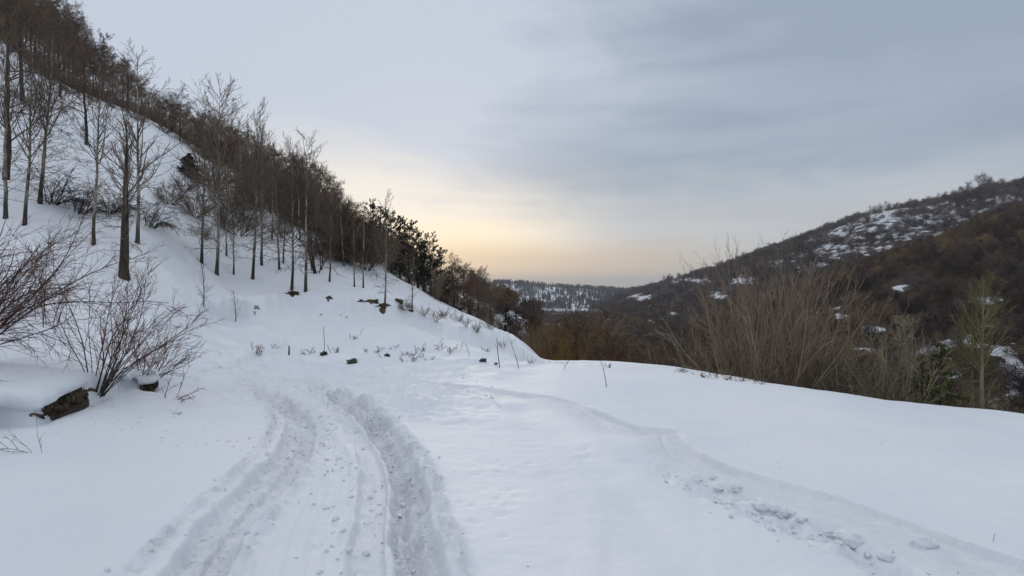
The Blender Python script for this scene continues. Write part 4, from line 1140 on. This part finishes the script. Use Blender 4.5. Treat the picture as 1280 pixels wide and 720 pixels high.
# ------------------------------------------------------------------ the big fan of bare stems behind the shoulder on the right
BIG = two_part('bare_shrub', shrub(800, 5.0, 72, 54, r=.030, up=.04, wig=.065, n2=8, n3=4, fine=.009, root=.9, l2=.36, k1=10, even=True), 'pale_stem', 'pale_stem', 'stems', 'twigs')
def behind(px, dd):
    """a point dd metres beyond the snow shoulder on this bearing"""
    x, y = prof(px, 3); r = math.hypot(x, y); k = (r + dd) / r
    return x * k, y * k
def fit(proto, hproto, px, dd, ty, lab, cat, group=None, rz=None, wide=1.0):
    x, y = behind(px, dd); z = gz(x, y); h = CAMZ + (360 - ty) / F * y - z
    s = h / hproto
    o = stand(proto, x, y, rng.uniform(0, 6.28) if rz is None else rz, s * wide, lab, cat, group, sz=s)
    return o
fit(BIG, 5.0, 965, 3.0, 316, 'largest fan shaped bare shrub behind the snow shoulder on the right', 'shrub', rz=0, wide=.68)
MED = [two_part('bare_shrub', shrub(810 + i, 3.9, 24, 44, r=.018, up=.03, wig=.08, n2=9, n3=6, even=True, fine=.010, root=.5, l2=.4), 'pale_stem', 'grey_twig', 'stems', 'twigs') for i in range(3)]
DRK = [two_part('bare_shrub', shrub(820 + i, 3.9, 26, 48, even=True, r=.020, up=.02, wig=.08, n2=8, n3=5, fine=.012, root=.6, l2=.45), 'dark_bark', 'brown_twig', 'stems', 'twigs') for i in range(2)]
for (px, dd, ty, w, pr, lab) in [(888, 3.5, 405, .8, MED[0], 'grey bare shrub just left of the largest fan shaped one'), (1052, 3.5, 400, .8, MED[1], 'leaning grey bare shrub overlapping the right of the largest one'),
                                 (850, 5, 425, .8, MED[2], 'thin grey shrub left of centre behind the snow shoulder'), (1085, 4, 440, .8, MED[0], 'low grey shrub right of the largest fan, behind the shoulder'),
                                 (1128, 3.5, 410, .55, MED[2], 'grey shrub with forked stem left of the green juniper'), (815, 5, 432, .9, DRK[0], 'low brown shrub behind the crest of the snow shoulder'),
                                 (1000, 5, 410, 1.0, DRK[1], 'brown shrub hidden behind the largest fan'), (925, 6, 410, 1, DRK[0], 'brown shrub behind the left half of the largest fan'),
                                 (1185, 5, 475, .9, MED[1], 'low grey brush at the foot of the pale two stemmed tree'), (1060, 6, 445, 1.1, DRK[1], 'brown shrub between the largest fan and the forked shrub'),
                                 (1140, 6, 462, 1.0, DRK[0], 'brown shrub behind the green juniper')]:
    fit(pr, 3.9, px, dd, ty, lab, 'shrub', None, wide=w)
# leaning forked tree
FK = two_part('forked_tree', broad(830, 5.0, .42, .05, tw=1.0, n1=12, trunk_frac=.45, lean=(.30, 0), droop=.08, fuzz=4), 'grey_twig', 'grey_twig')
fit(FK, 4.6, 1098, 2.5, 388, 'slim forked tree leaning right, left of the green juniper', 'tree', rz=.1)
# pale two stemmed tree on the right
for (px, ty, dd, lab, r_, cr) in [(1228, 348, 3.0, 'right and paler stem of the twin olive topped trees at right', .10, 3), (1214, 372, 3.6, 'left stem of the twin olive topped trees at right', .08, 5)]:
    pr = two_part('olive_tree', poplar(840 + cr, 7.0, r_, crown0=.45, dens=1.3, tw=.95), 'grey_twig', 'olive_twig')
    fit(pr, 7.0, px, dd, ty, lab, 'tree', 'twin pale trees at the right', wide=1.1)
JUNG = two_part('juniper_shrub', pine(850, 3.4, .36, .9, .05, True, .13), 'dark_bark', 'juniper', 'trunk', 'foliage')
fit(JUNG, 3.4, 1175, 3.0, 428, 'olive green juniper behind the shoulder beside the twin pale trees', 'juniper', rz=0)
fit(JUNG, 3.4, 1152, 3.5, 446, 'smaller green juniper left of the larger one', 'juniper', rz=2)
# thicket down in the ravine, in front of the opposite slopes
RAV = [two_part('ravine_tree', broad(860 + i, 7.0, .85, .06, tw=1.1, n1=16, trunk_frac=.08, fuzz=8), 'dark_bark', ['brown_twig', 'tan_twig', 'red_twig'][i]) for i in range(3)]
OCH = two_part('ochre_shrub', shrub(880, 4.0, 40, 50, r=.022, up=.03, wig=.07, n2=9, n3=6, fine=.012, root=.6, l2=.45), 'ochre_twig', 'ochre_twig', 'stems', 'twigs')
RTOP = [(640, 432), (660, 424), (680, 412), (705, 392), (725, 386), (750, 400), (775, 425), (800, 432), (830, 430), (870, 430), (960, 445), (1060, 465), (1150, 485), (1280, 512)]
for i in range(105):
    px = 645 + 150 * ((i * .618) % 1) if i < 62 else 790 + 500 * ((i * .618) % 1)
    ty = np.interp(px, [q[0] for q in RTOP], [q[1] for q in RTOP]) + rng.uniform(-4, 34)
    x, y = prof(px, 3) if px > 673 else prof(673, 3)
    dd = rng.uniform(6, 26) if px < 795 else rng.uniform(5, 20)
    if px < 676: continue
    if px < 673:
        k0 = prof(px, 4); r = math.hypot(*k0); k = (r + rng.uniform(3, 18)) / r; X0, Y0 = k0[0] * k, k0[1] * k
    else:
        X0, Y0 = behind(px, dd)
    z = gz(X0, Y0); h = CAMZ + (360 - ty) / F * Y0 - z
    if h < 1.2 or px > 1195: continue
    h = min(h, 14)
    stand(RAV[i % 3], X0, Y0, rng.uniform(0, 6), h / 7.0, 'bare brown tree crowding the ravine beyond the snow' if px < 795 else 'bare brown tree low in the ravine below the opposite slope', 'tree', 'bare trees in the ravine' if px < 795 else 'bare trees below the opposite slope')
for (px, dd, ty, lab) in [(690, 4.5, 408, 'ochre yellow shrub glowing among the brown ravine trees'), (706, 5.5, 412, 'second ochre shrub just right of the first in the ravine')]:
    fit(OCH, 3.9, px, dd, ty, lab, 'shrub', wide=.8)
fit(MED[1], 3.9, 664, 1.5, 408, 'dark branching shrub right on the snow edge at the ravine mouth', 'shrub', wide=.7)

# ------------------------------------------------------------------ far woods: crowns carried by the opposite slopes
SRC = bpy.data.collections.new('far_crown_sources')
def source(name, V_, Fs, mat):
    o = bpy.data.objects.new(name, mesh(name, V_, Fs, M[mat])); SRC.objects.link(o); return o


def scatter(name, pts, scl, srcs, label, cat):
    """one mass of far vegetation: crowns set on points"""
    c = bpy.data.collections.new(name + '_kinds')
    for o in srcs: c.objects.link(o)
    me = bpy.data.meshes.new(name); me.vertices.add(len(pts)); me.vertices.foreach_set('co', np.asarray(pts, np.float32).ravel())
    a = me.attributes.new('scl', 'FLOAT_VECTOR', 'POINT'); a.data.foreach_set('vector', np.asarray(scl, np.float32).ravel())
    rot = np.zeros((len(pts), 3)); rot[:, 2] = rng.uniform(0, 6.28, len(pts))
    a = me.attributes.new('rot', 'FLOAT_VECTOR', 'POINT'); a.data.foreach_set('vector', rot.astype(np.float32).ravel())
    a = me.attributes.new('idx', 'INT', 'POINT'); a.data.foreach_set('value', rng.integers(0, len(srcs), len(pts)).astype(np.int32))
    o = link(name, me); tag(o, label, cat, None, 'stuff')
    ng = bpy.data.node_groups.new(name, 'GeometryNodeTree')
    ng.interface.new_socket('Geometry', in_out='INPUT', socket_type='NodeSocketGeometry'); ng.interface.new_socket('Geometry', in_out='OUTPUT', socket_type='NodeSocketGeometry')
    N = ng.nodes; Lk = ng.links
    gi = N.new('NodeGroupInput'); go = N.new('NodeGroupOutput'); ip = N.new('GeometryNodeInstanceOnPoints'); ci = N.new('GeometryNodeCollectionInfo')
    ci.inputs['Collection'].default_value = c; ci.inputs['Separate Children'].default_value = True; ci.inputs['Reset Children'].default_value = True
    Lk.new(gi.outputs[0], ip.inputs['Points']); Lk.new(ci.outputs[0], ip.inputs['Instance']); ip.inputs['Pick Instance'].default_value = True
    for nm, sock, ty in (('scl', 'Scale', 'FLOAT_VECTOR'), ('rot', 'Rotation', 'FLOAT_VECTOR'), ('idx', 'Instance Index', 'INT')):
        na_ = N.new('GeometryNodeInputNamedAttribute'); na_.data_type = ty; na_.inputs['Name'].default_value = nm; Lk.new(na_.outputs[0], ip.inputs[sock])
    Lk.new(ip.outputs[0], go.inputs[0])
    md = o.modifiers.new('crowns', 'NODES'); md.node_group = ng
    return o


def snowbias(x, y):
    """same patches as the ground shows, so trees leave them clear"""
    z = base_h(x, y); px = 640 + F * x / y; py = 360 - (z - CAMZ) / y * F
    b = np.zeros_like(x)
    for (a, c, rx, ry) in PATCH: b += .22 * np.exp(-((px - a) / rx) ** 2 - ((py - c) / ry) ** 2)
    for (a, c, rx, ry) in BIGP + BIGP2: b += 1.5 * np.exp(-((px - a) / rx) ** 2 - ((py - c) / ry) ** 2)
    return b, z


def field(n, pxr, dr, qr, seed):
    rg = np.random.default_rng(seed)
    px = rg.uniform(*pxr, n); d = np.sqrt(rg.uniform(dr[0] ** 2, dr[1] ** 2, n)); x = (px - 640) / F * d; y = d
    q = lookup(QG, x, y); b, z = snowbias(x, y)
    cl_ = fbm(x / 22, y / 22, 3, seed)
    ok = (q > qr[0]) & (q < qr[1]) & (rg.random(n) > b + .25 + 1.2 * cl_)
    return x[ok], y[ok], z[ok], q[ok], px[ok]


near_src = [source('crown_spray', *blob_crown(1000 + i, 800, twig=.26, width=.028, clumps=9), m) for i, m in enumerate(['purple_twig', 'russet_twig', 'brown_twig', 'purple_twig', 'russet_twig'])]
far_src = [source('far_crown_spray', *blob_crown(1020 + i, 420, twig=.34, width=.035, clumps=10), 'purple_twig') for i in range(4)]
x, y, z, q, px = field(26000, (590, 1700), (45, 330), (5.3, 8.3), 5)
s = rng.uniform(.8, 1.0, len(x)) * np.exp(rng.normal(0, .42, len(x))) * 1.6 * np.clip((np.hypot(x, y) / 120) ** .4, .7, 1.3)
s = np.clip(s, .7, 3.0)
scatter('brushwood', np.stack([x, y, z - .2], 1), np.stack([s, s, s * rng.uniform(.9, 1.4, len(s))], 1), near_src, 'dense brown brushwood covering the near part of the opposite hillside', 'brushwood')
x, y, z, q, px = field(26000, (640, 1700), (200, 700), (7.9, 9.35), 6)
kp = (px > 775) | (q < 8.85)
x, y, z, q, px = x[kp], y[kp], z[kp], q[kp], px[kp]
s = 2.8 * np.exp(rng.normal(0, .36, len(x)))
s = np.clip(s, 1.3, 4.6)
scatter('hillside_wood', np.stack([x, y, z - .3], 1), np.stack([s, s, s * rng.uniform(.8, 1.2, len(s))], 1), far_src, 'purple brown bare wood covering the far part of the right hillside', 'wood')


def far_conifer(seed):
    rg = np.random.default_rng(seed); n = 260
    h = rg.random(n) ** .8; a = rg.uniform(0, 6.28, n); r = .26 * (1 - h) * rg.uniform(.3, 1, n)
    pos = np.stack([r * np.cos(a), r * np.sin(a), .08 + h * .92], 1)
    d = np.stack([np.cos(a), np.sin(a), rg.uniform(-.5, .3, n)], 1)
    sv, sf = slivers(pos, d, rg.uniform(.06, .16, n), np.full(n, .05), rg)
    P_ = np.array([[[0, 0, 0], [0, 0, .5], [0, 0, 1.0]]]); R_ = np.array([[.03, .02, .004]])
    tv, tf = tubes([(P_, R_, 4)])
    return join([(tv, tf), (sv, sf)])


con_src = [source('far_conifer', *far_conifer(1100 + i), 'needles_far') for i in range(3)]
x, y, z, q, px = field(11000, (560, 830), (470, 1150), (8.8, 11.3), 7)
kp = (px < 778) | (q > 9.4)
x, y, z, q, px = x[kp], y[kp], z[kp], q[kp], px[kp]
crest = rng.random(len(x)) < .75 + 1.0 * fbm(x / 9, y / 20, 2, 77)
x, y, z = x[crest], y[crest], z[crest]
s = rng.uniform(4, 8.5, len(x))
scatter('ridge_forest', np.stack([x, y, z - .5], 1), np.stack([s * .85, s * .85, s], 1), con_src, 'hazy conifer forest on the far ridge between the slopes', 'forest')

# crowns one can tell apart along the skyline of the right hill
def solo(name, srcmesh, px, k, w, lab, group=None, dk=0.0):
    a = prof(px, k); b = prof(px, k + 1 if dk >= 0 else k - 1); x = a[0] + (b[0] - a[0]) * abs(dk); y = a[1] + (b[1] - a[1]) * abs(dk)
    o = link(name, srcmesh, loc=(x, y, gz(x, y) - .2)); s = w / F * y / 1.5
    o.scale = (s, s, s * 1.15); o.rotation_euler = (0, 0, rng.uniform(0, 6)); return tag(o, lab, 'tree', group)
SOLO = [mesh('skyline_tree', *blob_crown(1200 + i, 1500, 1.0, .95, .26, .02, 16), M['purple_twig']) for i in range(4)]
for (px, w, lab) in [(1162, 15, 'round bare tree standing tallest on the right skyline'), (1137, 14, 'bare tree on the right skyline left of the tallest one'), (1180, 15, 'low bare tree on the right skyline, just right of the tallest'),
                     (1197, 18, 'broad bare tree on the right skyline between the tallest and the big clump'), (1208, 16, 'bare tree touching the broad one on the right skyline'), (1228, 26, 'biggest bare clump on the right skyline'),
                     (1112, 13, 'small bare tree on the right skyline above the snow patches'), (1096, 12, 'bare tree on the right skyline above the left snow patches'), (1064, 11, 'low bare tree where the right skyline flattens'),
                     (1052, 10, 'leftmost distinct bare tree on the right skyline above the patches'), (1126, 12, 'squat bare tree in the skyline row'), (1240, 16, 'bare tree leaning on the biggest skyline clump')]:
    solo('skyline_tree', SOLO[int(px) % 4], px, 9, w, lab, 'bare trees along the right skyline')
for i in range(60):
    px = rng.uniform(800, 1330)
    solo('skyline_tree', SOLO[i % 4], px, 9, rng.uniform(6, 10), 'small bare tree lining the crest of the right hill', 'small trees on the crest of the right hill', dk=rng.uniform(-.12, .05))
for i in range(90):                                     # the nearest crowns on the opposite slope
    px = rng.uniform(960, 1330); a = prof(px, 6); b = prof(px, 7); t = rng.random() ** 2 * .5
    x = a[0] + (b[0] - a[0]) * t; y = a[1] + (b[1] - a[1]) * t
    bb, zz = snowbias(np.array([x]), np.array([y]))
    if bb[0] > .45: continue
    o = link('slope_shrub', SOLO[i % 4], loc=(x, y, zz[0] - .2)); s = rng.uniform(1.6, 3.2); o.scale = (s, s, s); o.rotation_euler = (0, 0, rng.uniform(0, 6))
    tag(o, 'bare brown shrub on the lowest part of the opposite slope', 'shrub', 'shrubs at the foot of the opposite slope')

# ------------------------------------------------------------------ haze
hm = bpy.data.materials.new('haze'); hm.use_nodes = True; t = NT(hm.node_tree); t.n.clear()
o_ = t.node('ShaderNodeOutputMaterial'); pv = t.node('ShaderNodeVolumePrincipled'); t.l.new(pv.outputs[0], o_.inputs['Volume'])
pv.inputs['Color'].default_value = (.80, .84, .90, 1); pv.inputs['Density'].default_value = 0.00028; pv.inputs['Anisotropy'].default_value = .2
hv = np.array([(sx, sy, sz) for sx in (-6100, 6100) for sy in (-6100, 6100) for sz in (-266, 95)], float)
hf_ = np.array([(0, 1, 3, 2), (4, 6, 7, 5), (0, 4, 5, 1), (2, 3, 7, 6), (0, 2, 6, 4), (1, 5, 7, 3)])
tag(link('haze', mesh('haze', hv, [hf_], hm, smooth=False)), kind='stuff')
